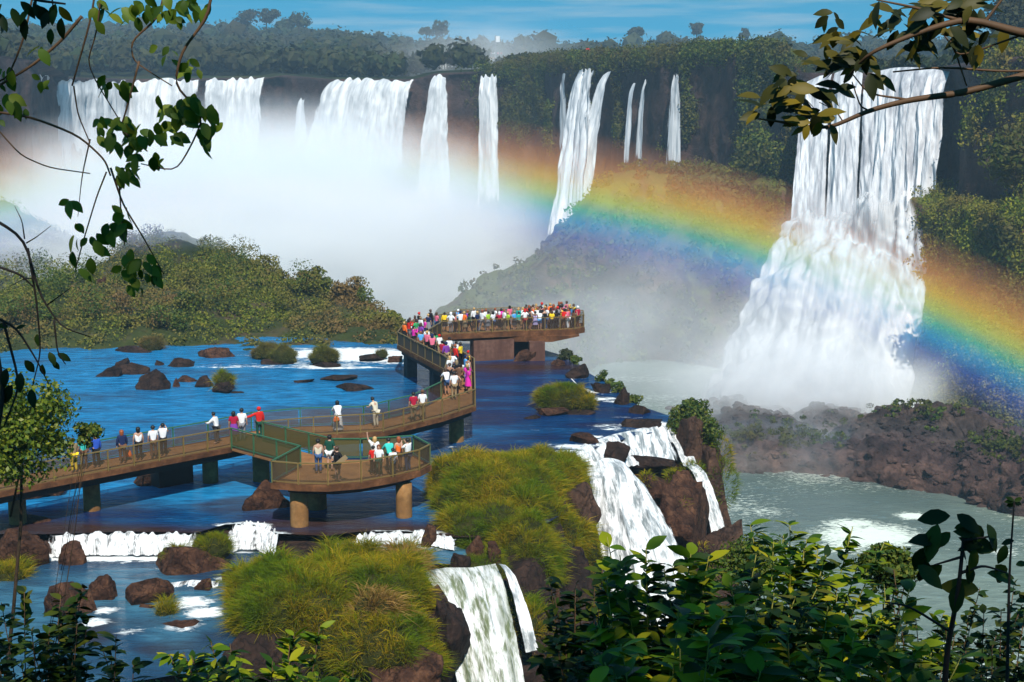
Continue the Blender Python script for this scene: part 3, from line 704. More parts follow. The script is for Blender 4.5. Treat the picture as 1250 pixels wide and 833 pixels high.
colr = t.ramp(fr, [(0.0, (0.0, 0.0, 0.0)), (0.08, (0.03, 0.03, 0.08)), (0.22, (0.05, 0.11, 0.40)), (0.33, (0.05, 0.34, 0.62)), (0.42, (0.12, 0.52, 0.30)), (0.51, (0.62, 0.60, 0.10)), (0.61, (0.90, 0.40, 0.05)), (0.72, (0.60, 0.20, 0.05)), (0.84, (0.22, 0.08, 0.03)), (1.0, (0.0, 0.0, 0.0))])
vs = t.new('ShaderNodeVolumeScatter'); vs.inputs['Density'].default_value = 0.085; vs.inputs['Anisotropy'].default_value = -0.5
ang_ = t.math('ARCTAN2', sx.outputs['X'], sx.outputs['Y'])      # the bow fades towards both of its feet
fade = t.math('MULTIPLY', t.rng(ang_, R(58), R(40), 0, 1, True), t.rng(ang_, R(-69), R(-50), 0, 1, True))
wisp = t.rng(t.noise(.05, 3, .6, tcn.outputs['Object']), .3, .7, .55, 1.25)
t.link(t.math('MULTIPLY', t.math('MULTIPLY', fade, wisp), 0.068), vs.inputs['Density'])
t.link(colr, vs.inputs['Color']); t.link(vs.outputs[0], t.out.inputs['Volume'])
rb = mesh('rainbow', V, np.array(q), t.m, smooth_=False)
ax = -SUNV                                          # from the sun through the viewer's place
up = Vector((0, 0, 1)) - ax * ax.z; up.normalize(); rt = up.cross(ax)
rb.matrix_world = Matrix.Translation(Vector((0, 0, CAMH)) + ax * L) @ Matrix((rt, up, ax)).transposed().to_4x4()
tag(rb, 'rainbow arching through the mist in front of the waterfalls', 'rainbow')

# ------------------------------------------------------------------ air
hz = MB(); hz.box((0, 400, 38), (1700, 950, 68))
t = NT('haze_air'); t.n.remove(t.b)
v = t.new('ShaderNodeVolumePrincipled'); v.inputs['Color'].default_value = (0.55, 0.80, 1.0, 1); v.inputs['Density'].default_value = 0.00032
t.link(v.outputs[0], t.out.inputs['Volume'])
tag(hz.build('haze', t.m), kind='stuff')
# ------------------------------------------------------------------ leaves, grass, boulders
M['leaf_far'] = leaf_mat('far_forest_leaves', [(0.012, 0.022, 0.010), (0.025, 0.040, 0.014), (0.045, 0.055, 0.018), (0.06, 0.058, 0.022)], 0.1, 0.7, 0.1, (0.05, 0.045, 0.02), 0.02)
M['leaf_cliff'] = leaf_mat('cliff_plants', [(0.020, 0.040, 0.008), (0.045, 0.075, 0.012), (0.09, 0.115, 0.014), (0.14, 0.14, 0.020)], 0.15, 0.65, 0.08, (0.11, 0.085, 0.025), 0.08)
M['leaf_spur'] = leaf_mat('sunlit_spur_plants', [(0.04, 0.07, 0.006), (0.10, 0.14, 0.010), (0.20, 0.22, 0.014), (0.30, 0.27, 0.025)], 0.2, 0.6, 0.1, (0.20, 0.15, 0.03), 0.12)  # brighter copy of the cliff plants, sunlight put into the leaf colour
M['leaf_scrub'] = leaf_mat('island_scrub_leaves', [(0.045, 0.075, 0.010), (0.10, 0.13, 0.016), (0.18, 0.19, 0.022), (0.24, 0.21, 0.035)], 0.2, 0.65, 0.08, (0.22, 0.14, 0.05), 0.10)
M['leaf_bush'] = leaf_mat('round_bush_leaves', [(0.020, 0.045, 0.006), (0.045, 0.085, 0.010), (0.10, 0.13, 0.015), (0.15, 0.15, 0.02)], 0.2, 0.6, 0.2)
M['grass'] = leaf_mat('wet_grass', [(0.08, 0.11, 0.003), (0.21, 0.20, 0.005), (0.38, 0.28, 0.008), (0.48, 0.28, 0.02)], 0.25, 0.65, 0.04, (0.13, 0.20, 0.005), 0.35)
M['grass_dry'] = leaf_mat('dry_grass', [(0.20, 0.11, 0.02), (0.34, 0.19, 0.04), (0.42, 0.25, 0.08), (0.22, 0.17, 0.02)], 0.25, 0.55, 0.2)
M['turf'] = rock_mat('turf', (0.014, 0.015, 0.003), (0.030, 0.034, 0.005), (0.055, 0.045, 0.012), 1.4, 0.5)
M['scrub_soil'] = rock_mat('scrub_soil', (0.020, 0.028, 0.008), (0.045, 0.055, 0.014), (0.10, 0.065, 0.04), 0.3, 0.5)
M['bark'] = rock_mat('bark', (0.03, 0.02, 0.012), (0.07, 0.045, 0.028), (0.12, 0.08, 0.05), 2.5, 0.5, None, True, 0.03)

def rdirs(n, rg=None):
    v = (rg or rng).normal(size=(n, 3)); return v / np.linalg.norm(v, axis=1)[:, None]
def leaf_quads(C, N, a, b, droop=0.0):
    """diamond leaves at C facing N (both n,3); a, b half length and half width (n,)"""
    n = len(C); r = rdirs(n); r[:, 2] -= droop
    t = r - N * (r * N).sum(1)[:, None]; t /= np.linalg.norm(t, axis=1)[:, None] + 1e-9
    s = np.cross(N, t); a = np.broadcast_to(a, (n,))[:, None]; b = np.broadcast_to(b, (n,))[:, None]
    V = np.stack([C - t * a, C + s * b, C + t * a, C - s * b], 1).reshape(-1, 3)
    return V, np.arange(n * 4).reshape(n, 4)
def clumps(C, rad, n, leaf, squash=0.8, droop=0.0, jitter=0.35, top=0.2):
    """leafy clumps: n leaves over a lumpy ball round each centre"""
    C = np.asarray(C, float); m = len(C); rad = np.broadcast_to(rad, (m,))
    D = rdirs(m * n); D[:, 2] += top; D /= np.linalg.norm(D, axis=1)[:, None]
    rr = np.repeat(rad, n) * (1 + jitter * rng.uniform(-1, .35, m * n))
    P = np.repeat(C, n, 0) + D * rr[:, None] * np.array((1, 1, squash))
    N = D + 0.75 * rdirs(m * n); N /= np.linalg.norm(N, axis=1)[:, None]
    sz = leaf * rng.uniform(.6, 1.3, m * n)
    return leaf_quads(P, N, sz, sz * .6, droop)
def grass(P, N, length, width, lean=0.5, droop=0.6):
    n = len(P); L = length * rng.uniform(.55, 1.25, n)[:, None]
    d = N + np.array((0, 0, .7)) + lean * rng.normal(size=(n, 3)) * .6; d /= np.linalg.norm(d, axis=1)[:, None]
    s = np.cross(d, rdirs(n)); s /= np.linalg.norm(s, axis=1)[:, None] + 1e-9; s *= width * rng.uniform(.7, 1.3, n)[:, None]
    hz = d.copy(); hz[:, 2] = 0; hz /= np.linalg.norm(hz, axis=1)[:, None] + 1e-6
    m = P + d * L * .55; t = m + (d * .35 + hz * .25 + np.array((0, 0, -1)) * droop * .3) * L
    V = np.stack([P - s * .5, P + s * .5, m + s * .42, m - s * .42, t + s * .08, t - s * .08], 1).reshape(-1, 3)
    k = np.arange(n)[:, None] * 6
    return V, np.concatenate([k + np.array([[0, 1, 2, 3]]), k + np.array([[3, 2, 4, 5]])])
def surf_sample(V, Fa, n, seed=0, up=None):
    """n random points and normals on a triangle mesh"""
    rg = np.random.default_rng(seed); a, b, c = V[Fa[:, 0]], V[Fa[:, 1]], V[Fa[:, 2]]
    cr_ = np.cross(b - a, c - a); ar = np.linalg.norm(cr_, axis=1); N = cr_ / (ar[:, None] + 1e-12)
    w = ar.copy()
    if up is not None: w = w * (N[:, 2] > up)
    i = rg.choice(len(Fa), n, p=w / w.sum()); u = rg.random((n, 2)); fl = u.sum(1) > 1; u[fl] = 1 - u[fl]
    return a[i] + u[:, :1] * (b - a)[i] + u[:, 1:] * (c - a)[i], N[i]
def boulder(c, r, seed, sub=5, planes=13, rough=0.15, flat=-0.6):
    V, Fa = ico(sub); rg = np.random.default_rng(seed); V = V.copy()
    V *= (1 + 0.22 * fbm(V * 1.3 + seed * 3.7, 3, seed))[:, None]
    for _ in range(planes):
        nn = rg.normal(size=3); nn /= np.linalg.norm(nn); dd = rg.uniform(.38, .78)
        V -= np.maximum(0, V @ nn - dd)[:, None] * nn * .96
    V *= (1 + rough * fbm(V * 3.2 + seed, 5, seed + 1, .6))[:, None]; V *= 1.18
    V[:, 2] = np.maximum(V[:, 2], flat)
    a = rg.uniform(0, 6.28); cs, sn = math.cos(a), math.sin(a)
    if abs(r[0] - r[1]) < .3 * max(r[0], r[1]): V = np.stack([V[:, 0] * cs - V[:, 1] * sn, V[:, 0] * sn + V[:, 1] * cs, V[:, 2]], 1)
    return V * np.asarray(r) + np.asarray(c), Fa
def rock(label, x0, x1, y0, y1, z=0.0, seed=1, mat='boulder', deep=1.0, group='boulders standing in the river', planes=9):
    """a boulder filling the pixel box, standing on level z"""
    c = at_z((x0 + x1) / 2, y1, z); k = F / c[1]
    rx, h = (x1 - x0) / 2 / k, (y1 - y0) / k * .98
    ry = max(rx * .8, .3) * deep
    c = c + np.array((0, ry * .8, 0))
    k2 = F / c[1]; rx *= k / k2 * 1.12
    h = max(h - ry * .8 * (20 - z) / c[1] * .6, h * .35)
    V, Fa = boulder((c[0], c[1], z - h * .15), (rx, ry, h * 1.25), seed)
    o = mesh('boulder', V, Fa, M[mat]); tag(o, label, 'boulder', group)
    return o

# ------------------------------------------------------------------ far forest, seen as one mass
def crowns(C, rad, n, leaf, squash=.85):
    V0, F0 = ico(1); m = len(C); rad = np.broadcast_to(rad, (m,))
    nz_ = 1 + .25 * rng.uniform(-1, 1, (m, len(V0), 1))
    V = C[:, None] + V0[None] * nz_ * (rad[:, None, None] * np.array((.82, .82, .82 * squash)))
    Fc = (F0[None] + (np.arange(m) * len(V0))[:, None, None]).reshape(-1, 3)
    LV, LF = clumps(C, rad, n, leaf, squash)
    return np.concatenate([V.reshape(-1, 3), LV]), [Fc, LF + m * len(V0)]
m = 3600
pxr = rng.uniform(-250, 1500, m); q = rng.random(m) ** 1.35 * 1.08
q = q + .012; low = (pxr > 590) & (q < .62)
C = upland(pxr, q); rad = rng.uniform(2.6, 6.0, m) * (0.7 + .45 * q); rad *= np.where(low, np.where(pxr > 1150, .5, .22), 1); rad *= np.where(rng.random(m) < .08, 1.45, 1)
C[:, 2] += rad * rng.uniform(.6, 1.1, m) + fbm(C * .02, 2, 3) * 3
V, Fs = crowns(C, rad, 46, 1.15)
tag(mesh('forest', V, Fs, M['leaf_far'], smooth_=False), kind='stuff')

def tree(name, label, cat, base, h, crown_r, ncl, nleaf, leaf, mat, group=None, trunk_r=None, crown_c=None, squash=.8, gap=.55, limbs=5, seed=1, droop=.1):
    rg = np.random.default_rng(seed); base = np.asarray(base, float)
    e = empty(name, base); tag(e, label, cat, group); bpy.context.view_layer.update()
    cc = base + np.array((0, 0, h - crown_r * squash)) if crown_c is None else np.asarray(crown_c, float)
    tr = trunk_r or h * .025
    mb = MB(); tt = np.linspace(0, 1, 7)[:, None]
    ln = base + (cc - base) * tt + np.array((1, 1, 0)) * np.sin(tt * 5 + seed) * h * .012
    mb.tube(ln, tr * (1 - .6 * tt[:, 0]), 7)
    D = rg.normal(size=(ncl, 3)); D /= np.linalg.norm(D, axis=1)[:, None]
    Cc = cc + D * (rg.random(ncl) ** .5)[:, None] * crown_r * np.array((1, 1, squash)) * .8
    for k in range(limbs):
        j = rg.integers(ncl); s = base + (cc - base) * rg.uniform(.55, .95)
        md_ = (s + Cc[j]) / 2 + np.array((0, 0, .1)) * crown_r
        mb.tube([s, md_, Cc[j]], [tr * .4, tr * .28, tr * .12], 5)
    mb.build('trunk', M['bark'], e, True)
    V, Fa = clumps(Cc, crown_r * gap * rg.uniform(.6, 1.1, ncl), nleaf, leaf, .8, droop)
    mesh('crown', V, Fa, M[mat], e, False)
    return e
for k, (px, py, d, r, lb) in enumerate([(850, 33, 900, 5.0, 'tall lone tree standing above the right half of the forest skyline'), (777, 37, 900, 5.0, 'lumpy skyline tree left of the tall lone one'), (909, 40, 900, 4.5, 'thin flat crowned skyline tree nearest the overhanging branch'),
                                 (325, 17, 860, 8.5, 'broad dark skyline tree on the highest part of the far ridge'), (300, 19, 860, 7, 'round skyline tree just left of the broad dark one'), (365, 21, 870, 9, 'domed skyline tree just right of the broad dark one'),
                                 (537, 32, 890, 7, 'rounded skyline tree where the left ridge ends'), (520, 34, 890, 5, 'small skyline tree beside the rounded one at the ridge end')]):
    c = at_d(px, py, d); h = 26 if k in (0, 2) else 20
    tree('skyline_tree', lb, 'tree', c - np.array((0, 0, h - r * .5)), h, r, 16, 40, 1.0, 'leaf_far', 'trees on the far skyline', trunk_r=.5, seed=60 + k, gap=.42)
tree('hillside_tree', 'large dark tree on the right hand hilltop behind the overhanging branch', 'tree', at_d(1236, 60, 300), 12, 6.5, 40, 70, .5, 'leaf_far', None, .4, at_d(1240, 22, 300), .8, .4, seed=77)

# ------------------------------------------------------------------ plants on the cliffs
def cliff_pick(G, n, test, seed):
    rg = np.random.default_rng(seed); Nn = gnormals(G).reshape(-1, 3); P = G.reshape(-1, 3)
    if Nn[:, 1].mean() > 0: Nn = -Nn
    yy = P[:, 1]; fz = P[:, 2] - CAMH
    px = CX + F * P[:, 0] / yy; py = 130 - fz / yy * F
    w = test(px, py, P) ; w = np.clip(w, 0, None); w /= w.sum()
    i = rg.choice(len(P), n, p=w)
    return P[i] + Nn[i] * rg.uniform(.2, 1.0, n)[:, None] + rg.normal(size=(n, 3)) * .4
def t1(px, py, P):
    nn = fbm(P * np.array((.10, .10, .022)), 4, 101)
    w = smooth(nn, -.02, .14) * smooth(px, 560, 700) * smooth(-px, -985, -965)
    low = np.interp(px, [600, 700, 800, 860, 980], [140, 165, 185, 220, 245]) + 40 * fbm(P * np.array((.12, .12, 0)), 2, 102)
    w = w * smooth(low - py, -15, 20) + .7 * smooth(px, 560, 640) * smooth(-px, -980, -960) * (np.abs(py - np.interp(px, LIP[:, 0], LIP[:, 1])) < 9)
    for a, b in ((684, 694), (700, 750), (770, 792), (812, 836)): w = w * (1 - .93 * ((px > a) & (px < b) & (py > 82)))
    return w
C = cliff_pick(cliff_G, 3600, t1, 5)
V1, F1 = clumps(C, rng.uniform(.5, 1.7, len(C)), 40, .30, 1.6, .8)
def t2(px, py, P):
    nn = fbm(P * np.array((.10, .10, .05)), 4, 103)
    w = smooth(nn, -.1, .15) * smooth(px, 1160, 1180) * (px < 1500)
    return w * (smooth(190 - py + 60 * nn, 0, 40) + .7 * smooth(px, 1185, 1230))
C = cliff_pick(cliff_G, 2200, t2, 6)
V2, F2 = clumps(C, rng.uniform(.5, 1.5, len(C)), 30, .30, 1.5, .8)
tag(mesh('cliff_plants', V1, F1, M['leaf_cliff'], smooth_=False), kind='stuff')
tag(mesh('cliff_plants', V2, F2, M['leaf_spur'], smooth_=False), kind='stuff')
# the shrubby lower ledge, and the spur to the right of the great waterfall
def t3(px, py, P):
    nn = fbm(P * .12, 4, 104)
    return (smooth(nn, -.2, .15) * (px > 735) * smooth(300 - py, 0, 40) + .10 * (px > 560)) * (px < 985)
C = cliff_pick(ledge_G, 1500, t3, 7)
V1, F1 = clumps(C, rng.uniform(.6, 1.6, len(C)), 26, .38, .9, .3)
def t4(px, py, P):
    nn = fbm(P * np.array((.16, .16, .07)), 4, 105)
    w = smooth(nn, -.05, .2) * (px > 1120)
    return w * (.5 + smooth(px, 1140, 1190) * smooth(py, 255, 300)) + .12 * (px > 1118) + (px > 1160) * (np.abs(py - 258) < 10) * .5 + (py > 395 + 40 * nn) * (px > 1122) * .9 * smooth(nn, -.35, 0)
C = cliff_pick(right_G, 5200, t4, 8)
V2, F2 = clumps(C, rng.uniform(.4, 1.5, len(C)), 46, .22, 1.3, .6)
def t5(px, py, P): return (np.exp(-((px - 985) / 40) ** 2 - ((py - 535) / 14) ** 2) + .8 * np.exp(-((px - 905) / 30) ** 2 - ((py - 540) / 16) ** 2) + 1.2 * np.exp(-((px - 1150) / 50) ** 2 - ((py - 508) / 14) ** 2) + np.exp(-((px - 1250) / 30) ** 2 - ((py - 540) / 20) ** 2)) * (py > 500)
C = cliff_pick(bank_G, 420, t5, 9)
V3, F3 = clumps(C, rng.uniform(.3, .8, len(C)), 26, .24, .6, .1)
n1 = len(V1)
tag(mesh('ledge_plants', np.concatenate([V1, V3]), [np.concatenate([F1, F3 + n1])], M['leaf_cliff'], smooth_=False), kind='stuff')
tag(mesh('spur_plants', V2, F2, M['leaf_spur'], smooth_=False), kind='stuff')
c = at_d(925, 190, 262)
for k, (px, py, d, r, lb) in enumerate([(922, 188, 258, 6.0, 'big rounded bush clinging to the cliff left of the great waterfall'), (1215, 300, 200, 4.0, 'bright green shrub on the spur right of the great waterfall'), (1240, 190, 188, 5.0, 'dark green tree leaning from the cliff at the right edge')]):
    tree('cliff_bush', lb, 'bush', at_d(px, py + r * F / d * .8, d), r * 1.6, r, 34, 60, .36, 'leaf_cliff', None, .15, at_d(px, py, d), .9, .4, seed=90 + k)
# loose stones over the gorge bank
Pb, Nb = surf_sample(bank_G.reshape(-1, 3), np.concatenate([grid_faces(*bank_G.shape[:2])[:, :3], grid_faces(*bank_G.shape[:2])[:, [0, 2, 3]]]), 1500, 3)
V0, F0 = ico(2); sz = rng.uniform(.15, .8, len(Pb)) ** 1.5
Vr = Pb[:, None] + V0[None] * (1 + .3 * rng.uniform(-1, 1, (len(Pb), len(V0), 1))) * sz[:, None, None] * np.array((1.2, 1, .8))
tag(mesh('rubble', Vr.reshape(-1, 3), (F0[None] + (np.arange(len(Pb)) * len(V0))[:, None, None]).reshape(-1, 3), M['bank'], smooth_=False), kind='stuff')

# ------------------------------------------------------------------ the scrub island at the left
def isl(name, st, fo, bo, seed, shore=None):
    o, G = ridge(name, st, fo, -.5, bo, 190, 70, 24, M['scrub_soil'], [(1.3 if shore else 2.2, .09, seed, 3), (.8, .35, seed + 1, 4)], True, shore=shore)
    return G
g1 = isl('island', [(-160, 360, 141), (-40, 360, 139), (60, 358, 138), (130, 352, 142), (200, 342, 146), (250, 338, 148), (300, 342, 148), (350, 350, 146), (390, 358, 142), (425, 370, 138), (452, 386, 132), (472, 402, 126), (484, 418, 121)], 34, 25, 111,
         [(-160, 440), (-40, 438), (60, 436), (130, 432), (200, 430), (250, 432), (300, 436), (350, 440), (390, 434), (425, 429), (455, 426), (472, 425), (486, 427)])
g2 = isl('island', [(-80, 330, 190), (60, 330, 188), (130, 322, 182), (175, 300, 178), (225, 296, 178), (270, 312, 174), (300, 334, 170), (340, 350, 165)], 22, 30, 121)
g3 = isl('island', [(-120, 250, 230), (0, 244, 228), (40, 262, 226), (80, 286, 222), (110, 306, 215), (150, 330, 208)], 40, 40, 131)
CC, RR = [], []
for G, n, s in ((g1, 2600, 1), (g2, 900, 2), (g3, 500, 3)):
    fq = grid_faces(*G.shape[:2]); Pp, Nn = surf_sample(G.reshape(-1, 3), np.concatenate([fq[:, :3], fq[:, [0, 2, 3]]]), n, s)
    k = (Pp[:, 2] > .02) & (fbm(Pp * .14, 3, 141) > -.5)
    CC.append(Pp[k]); RR.append(rng.uniform(.35, 1.25, k.sum()) ** 1.3)
V, Fa = clumps(np.concatenate(CC), np.concatenate(RR), 64, .13, .85)
BV, BF, bn = [], [], 0
for G, n, s, z0 in ((g1, 130, 11, .8), (g1, 90, 14, .8), (g2, 60, 12, .8)):
    fq = grid_faces(*G.shape[:2]); Pp, Nn = surf_sample(G.reshape(-1, 3), np.concatenate([fq[:, :3], fq[:, [0, 2, 3]]]), n, s); Pp = Pp[Pp[:, 2] > z0]
    Pp = Pp[CX + F * Pp[:, 0] / Pp[:, 1] < 445]; r_ = rng.uniform(.6, 2.1, len(Pp)) ** 1.1; sub_ = np.repeat(Pp + np.stack([0 * r_, 0 * r_, r_ * .75], 1), 7, 0); rs_ = np.repeat(r_, 7)
    sub_ = sub_ + rdirs(len(sub_)) * rs_[:, None] * .55
    V_, F_ = clumps(sub_, rs_ * .55, 70, .12, .9)
    if s == 14:
        tag(mesh('island_scrub', V_, F_, M['leaf_bush'], smooth_=False), kind='stuff'); continue
    Fa = np.concatenate([Fa, F_ + len(V)]); V = np.concatenate([V, V_])
tag(mesh('island_scrub', V, Fa, M['leaf_scrub'], smooth_=False), kind='stuff')
for k, (px, py, d, r, lb) in enumerate([(255, 322, 168, 2.4, 'broad rounded bush on the left shoulder of the scrub island'), (225, 326, 170, 2.0, 'smaller rounded bush left of the broad one on the scrub island'), (322, 333, 152, 2.3, 'tall brown green bush in the middle of the scrub island'), (308, 328, 153, 1.5, 'dark crest of bush beside the tall brown green one'), (382, 344, 145, 1.9, 'flat topped yellow green bush on the crest of the island'),
                                     (428, 356, 140, 1.9, 'dark domed bush near the right end of the island'), (62, 305, 195, 3.6, 'large hazy brown bush at the far left of the island'), (180, 300, 180, 3.2, 'hazy rounded bush on the back of the island'), (475, 396, 126, 1.6, 'low green bush at the right tip of the island'), (150, 345, 158, 2.0, 'brownish bush behind the hanging vine')]):
    b = at_d(px, py + 2, d); r *= 1.1; tree('island_bush', lb, 'bush', b - np.array((0, 0, r * 1.1)), r * 2, r, 40, 110, .15, 'leaf_scrub', 'bushes on the scrub island', .12, b, .85, .42, seed=150 + k)
k = 0
for (x0, x1, y0, y1) in [(330, 350, 398, 420), (140, 175, 375, 392), (110, 135, 340, 372), (355, 378, 408, 420), (190, 215, 385, 400)]:
    c = at_d((x0 + x1) / 2, (y0 + y1) / 2, 132 if y0 > 395 else 141); r = (x1 - x0) / 2 * c[1] / F
    V, Fa = boulder(c, (r, r, (y1 - y0) / 2 * c[1] / F), 170 + k, 4); k += 1
    tag(mesh('boulder', V, Fa, M['boulder']), ['dark overhanging rock low on the island shore', 'wide brown rock among the scrub of the island', 'reddish rock face among the scrub at the left of the island', 'small brown rock at the island waterline', 'flat brown rock on the left slope of the island'][k - 1], 'boulder', 'rocks on the scrub island')

# ------------------------------------------------------------------ grassy mounds and islets
def mound(name, label, lobes, seed, gl=.42, gw=.03, dens=260, up=-.25, mat='grass', core='turf', group=None, rocks=(), bushy=False, cat='grassy islet'):
    e = empty(name, lobes[0][0]); tag(e, label, cat, group); bpy.context.view_layer.update()
    Vs, Fs, n, GP, GN = [], [], 0, [], []
    for k, (c, r) in enumerate(lobes):
        V, Fa = ico(4); V = V * (1 + .30 * fbm(V * 1.5 + seed + k * 5.1, 4, seed + k))[:, None] * np.asarray(r) + np.asarray(c)
        Vs.append(V); Fs.append(Fa + n); n += len(V)
        area = 4 * math.pi * ((r[0] * r[1]) ** 1.6 / 3 + (r[0] * r[2]) ** 1.6 / 3 + (r[1] * r[2]) ** 1.6 / 3) ** (1 / 1.6)
        p, nn = surf_sample(V, Fa, int(area * dens), seed + k, up); GP.append(p); GN.append(nn)
    mesh('turf', np.concatenate(Vs), np.concatenate(Fs), M[core], e)
    p, nn = np.concatenate(GP), np.concatenate(GN)
    keep = fbm(p * .9, 3, seed + 30) > -.42
    # tussocks: longer grass in tufts
    nt = max(3, len(p) // 45); rgm = np.random.default_rng(seed + 9); tc_ = rgm.integers(0, len(p), nt); own = rgm.integers(0, nt, len(p)); intuft = rgm.random(len(p)) < .72
    off = rgm.normal(size=p.shape) * .085
    off -= nn[tc_[own]] * (off * nn[tc_[own]]).sum(1)[:, None]
    p = np.where(intuft[:, None], p[tc_[own]] + off, p); nn = np.where(intuft[:, None], nn[tc_[own]] + off * 7.0, nn); nn /= np.linalg.norm(nn, axis=1)[:, None]
    keep = keep | intuft
    ln = gl * (.8 + .8 * smooth(fbm(p * 1.3, 3, seed + 31), -.1, .4)) * np.where(intuft, rgm.uniform(.75, 1.6, nt)[own], .7)
    V, Fa = grass(p[keep], nn[keep], 1.0, gw)
    L = np.repeat(ln[keep], 6)[:, None]; base = np.repeat(p[keep], 6, 0); V = base + (V - base) * np.concatenate([L], 1)
    mesh('grass', V, Fa, M[mat], e, False)
    for j, (c, r, mt) in enumerate(rocks):
        V, Fa = boulder(c, r, seed + 50 + j, 5, 11, .14, -1); mesh('rock', V, Fa, M[mt], e)
    return e
def lobe(px, py, d, r): return (at_h(px, py, d), r)
mound('grass_mound', 'big golden green grass mound with a bare rock flank, left of the large near waterfall',
      [lobe(612, 608, 73, (3.5, 4.6, 2.0)), lobe(570, 600, 74, (1.9, 2.4, 1.7)), lobe(655, 596, 76.5, (2.3, 3.0, 1.8)), lobe(600, 660, 68, (2.3, 2.2, 1.7)), lobe(640, 690, 66.5, (1.6, 2.0, 2.2)), lobe(690, 590, 78.5, (1.0, 2.5, 1.4)), lobe(690, 672, 71, (.9, 1.4, 1.9)), lobe(716, 690, 72.5, (.75, 1.0, 1.7)), lobe(590, 725, 64, (1.5, 1.5, 1.5)), lobe(640, 640, 70.5, (2.0, 2.0, 1.9)), lobe(655, 700, 67, (1.3, 1.4, 1.8)), lobe(615, 760, 62.8, (1.0, 1.2, 1.5)), lobe(640, 775, 62.5, (1.2, 1.3, 1.3)), lobe(700, 760, 68, (.8, 1.0, 1.6))],
      200, .40, .032, 300, -.15, rocks=[(at_h(676, 655, 71.5), (1.0, 1.6, 2.6), 'boulder'), (at_h(700, 640, 75), (1.2, 2.0, 3.0), 'basalt'), (at_h(672, 745, 66.5), (1.1, 1.6, 2.4), 'boulder'), (at_h(690, 740, 68), (1.6, 2.0, 3.6), 'wet_rock'), (at_h(680, 830, 63), (2.4, 2.4, 3.2), 'wet_rock')])
mound('grass_mound', 'golden grass mound with reddish dry tussocks at the bottom, left of the mossy waterfall',
      [lobe(400, 752, 58.5, (3.7, 3.4, 2.1)), lobe(330, 730, 59.5, (1.7, 2.2, 1.3)), lobe(470, 745, 58.5, (1.8, 2.4, 2.0)), lobe(494, 690, 62, (.85, .9, .8)), lobe(470, 800, 56, (2.0, 2.0, 1.6)), lobe(430, 700, 61.5, (2.3, 1.5, 1.0))],
      230, .42, .032, 320, -.2, rocks=[(at_h(400, 728, 57.6), (1.3, 1.2, .7), 'boulder'), (at_h(500, 830, 55.2), (1.6, 1.6, 1.2), 'boulder'), (at_h(545, 800, 57.8), (.9, 1.6, 2.4), 'wet_rock'), (at_h(530, 745, 59), (.8, 1.4, 1.6), 'basalt')])
mound('dry_tussock', 'tawny dry tussock crowning the bottom grass mound near the water', [lobe(498, 690, 61.6, (.72, .7, .62))], 245, .5, .03, 420, -.3, 'grass_dry', cat='tussock')
mound('dry_tussock', 'reddish dry tussock hanging on the front of the bottom grass mound', [lobe(455, 745, 55.9, (.7, .5, .6))], 246, .6, .03, 380, -.6, 'grass_dry', cat='tussock')
mound('grassy_rock', 'red brown rock capped with bright yellow green grass beside the small cascades', [(at_h(262, 670, 65.2), (.75, .7, .62)), (at_h(215, 679, 64.8), (.45, .42, .36))], 250, .36, .03, 460, -.3, rocks=[(at_h(238, 693, 64.6), (1.75, 1.4, 1.0), 'boulder')], cat='grassy rock')
mound('grass_tuft', 'single yellow green grass tuft on the brown boulders at the lower left', [(at_h(202, 749, 59), (.42, .42, .36))], 255, .3, .026, 500, -.3, cat='tussock')
mound('grassy_islet', 'solitary golden grass islet in deep blue water below the far platform', [lobe(690, 489, 94, (1.75, 1.3, 1.0)), lobe(672, 487, 94, (1.0, .9, .85)), lobe(712, 495, 93.5, (.8, .7, .6))], 260, .34, .035, 300, -.1, group='grassy islets in the river', rocks=[(at_h(672, 503, 92.3), (1.15, .8, .35), 'boulder'), (at_h(700, 506, 92.6), (1.3, .8, .3), 'wet_rock')])
mound('grassy_islet', 'smallest grass topped rock islet standing alone in the left river, with its reflection', [lobe(275, 465, 100, (.62, .6, .55))], 265, .28, .035, 380, -.2, group='grassy islets in the river', rocks=[(at_h(274, 476, 99.5), (.72, .6, .5), 'wet_rock'), (at_h(288, 480, 99.3), (.5, .4, .16), 'wet_rock')])
mound('grassy_islet', 'round green islet in front of the island, between rapids', [lobe(396, 437, 110, (1.15, 1.0, .75))], 270, .28, .035, 340, -.1, 'leaf_scrub', group='grassy islets in the river', rocks=[(at_h(396, 446, 109.5), (1.1, .8, .3), 'wet_rock')])
mound('grassy_islet', 'wide green islet joined by rocks to the island shore, left of the round one', [lobe(346, 436, 111, (1.0, 1.0, .8)), lobe(326, 432, 113, (1.3, 1.1, .8))], 275, .28, .035, 340, -.1, 'leaf_scrub', group='grassy islets in the river', rocks=[(at_h(330, 447, 110.5), (1.5, .8, .45), 'wet_rock')])
mound('grassy_islet', 'low scrub topped rock off the left shore of the island', [lobe(184, 423, 117, (.95, .8, .6))], 280, .26, .035, 300, -.1, 'leaf_scrub', group='grassy islets in the river', rocks=[(at_h(165, 430, 116), (1.6, .8, .45), 'wet_rock')])
mound('grassy_islet', 'flat rock with a small green tuft by the white rapids behind the walkway', [lobe(466, 433, 112.5, (.5, .5, .35))], 285, .26, .035, 300, -.1, 'leaf_scrub', group='grassy islets in the river', rocks=[(at_h(452, 437, 112), (1.3, .8, .4), 'wet_rock')])
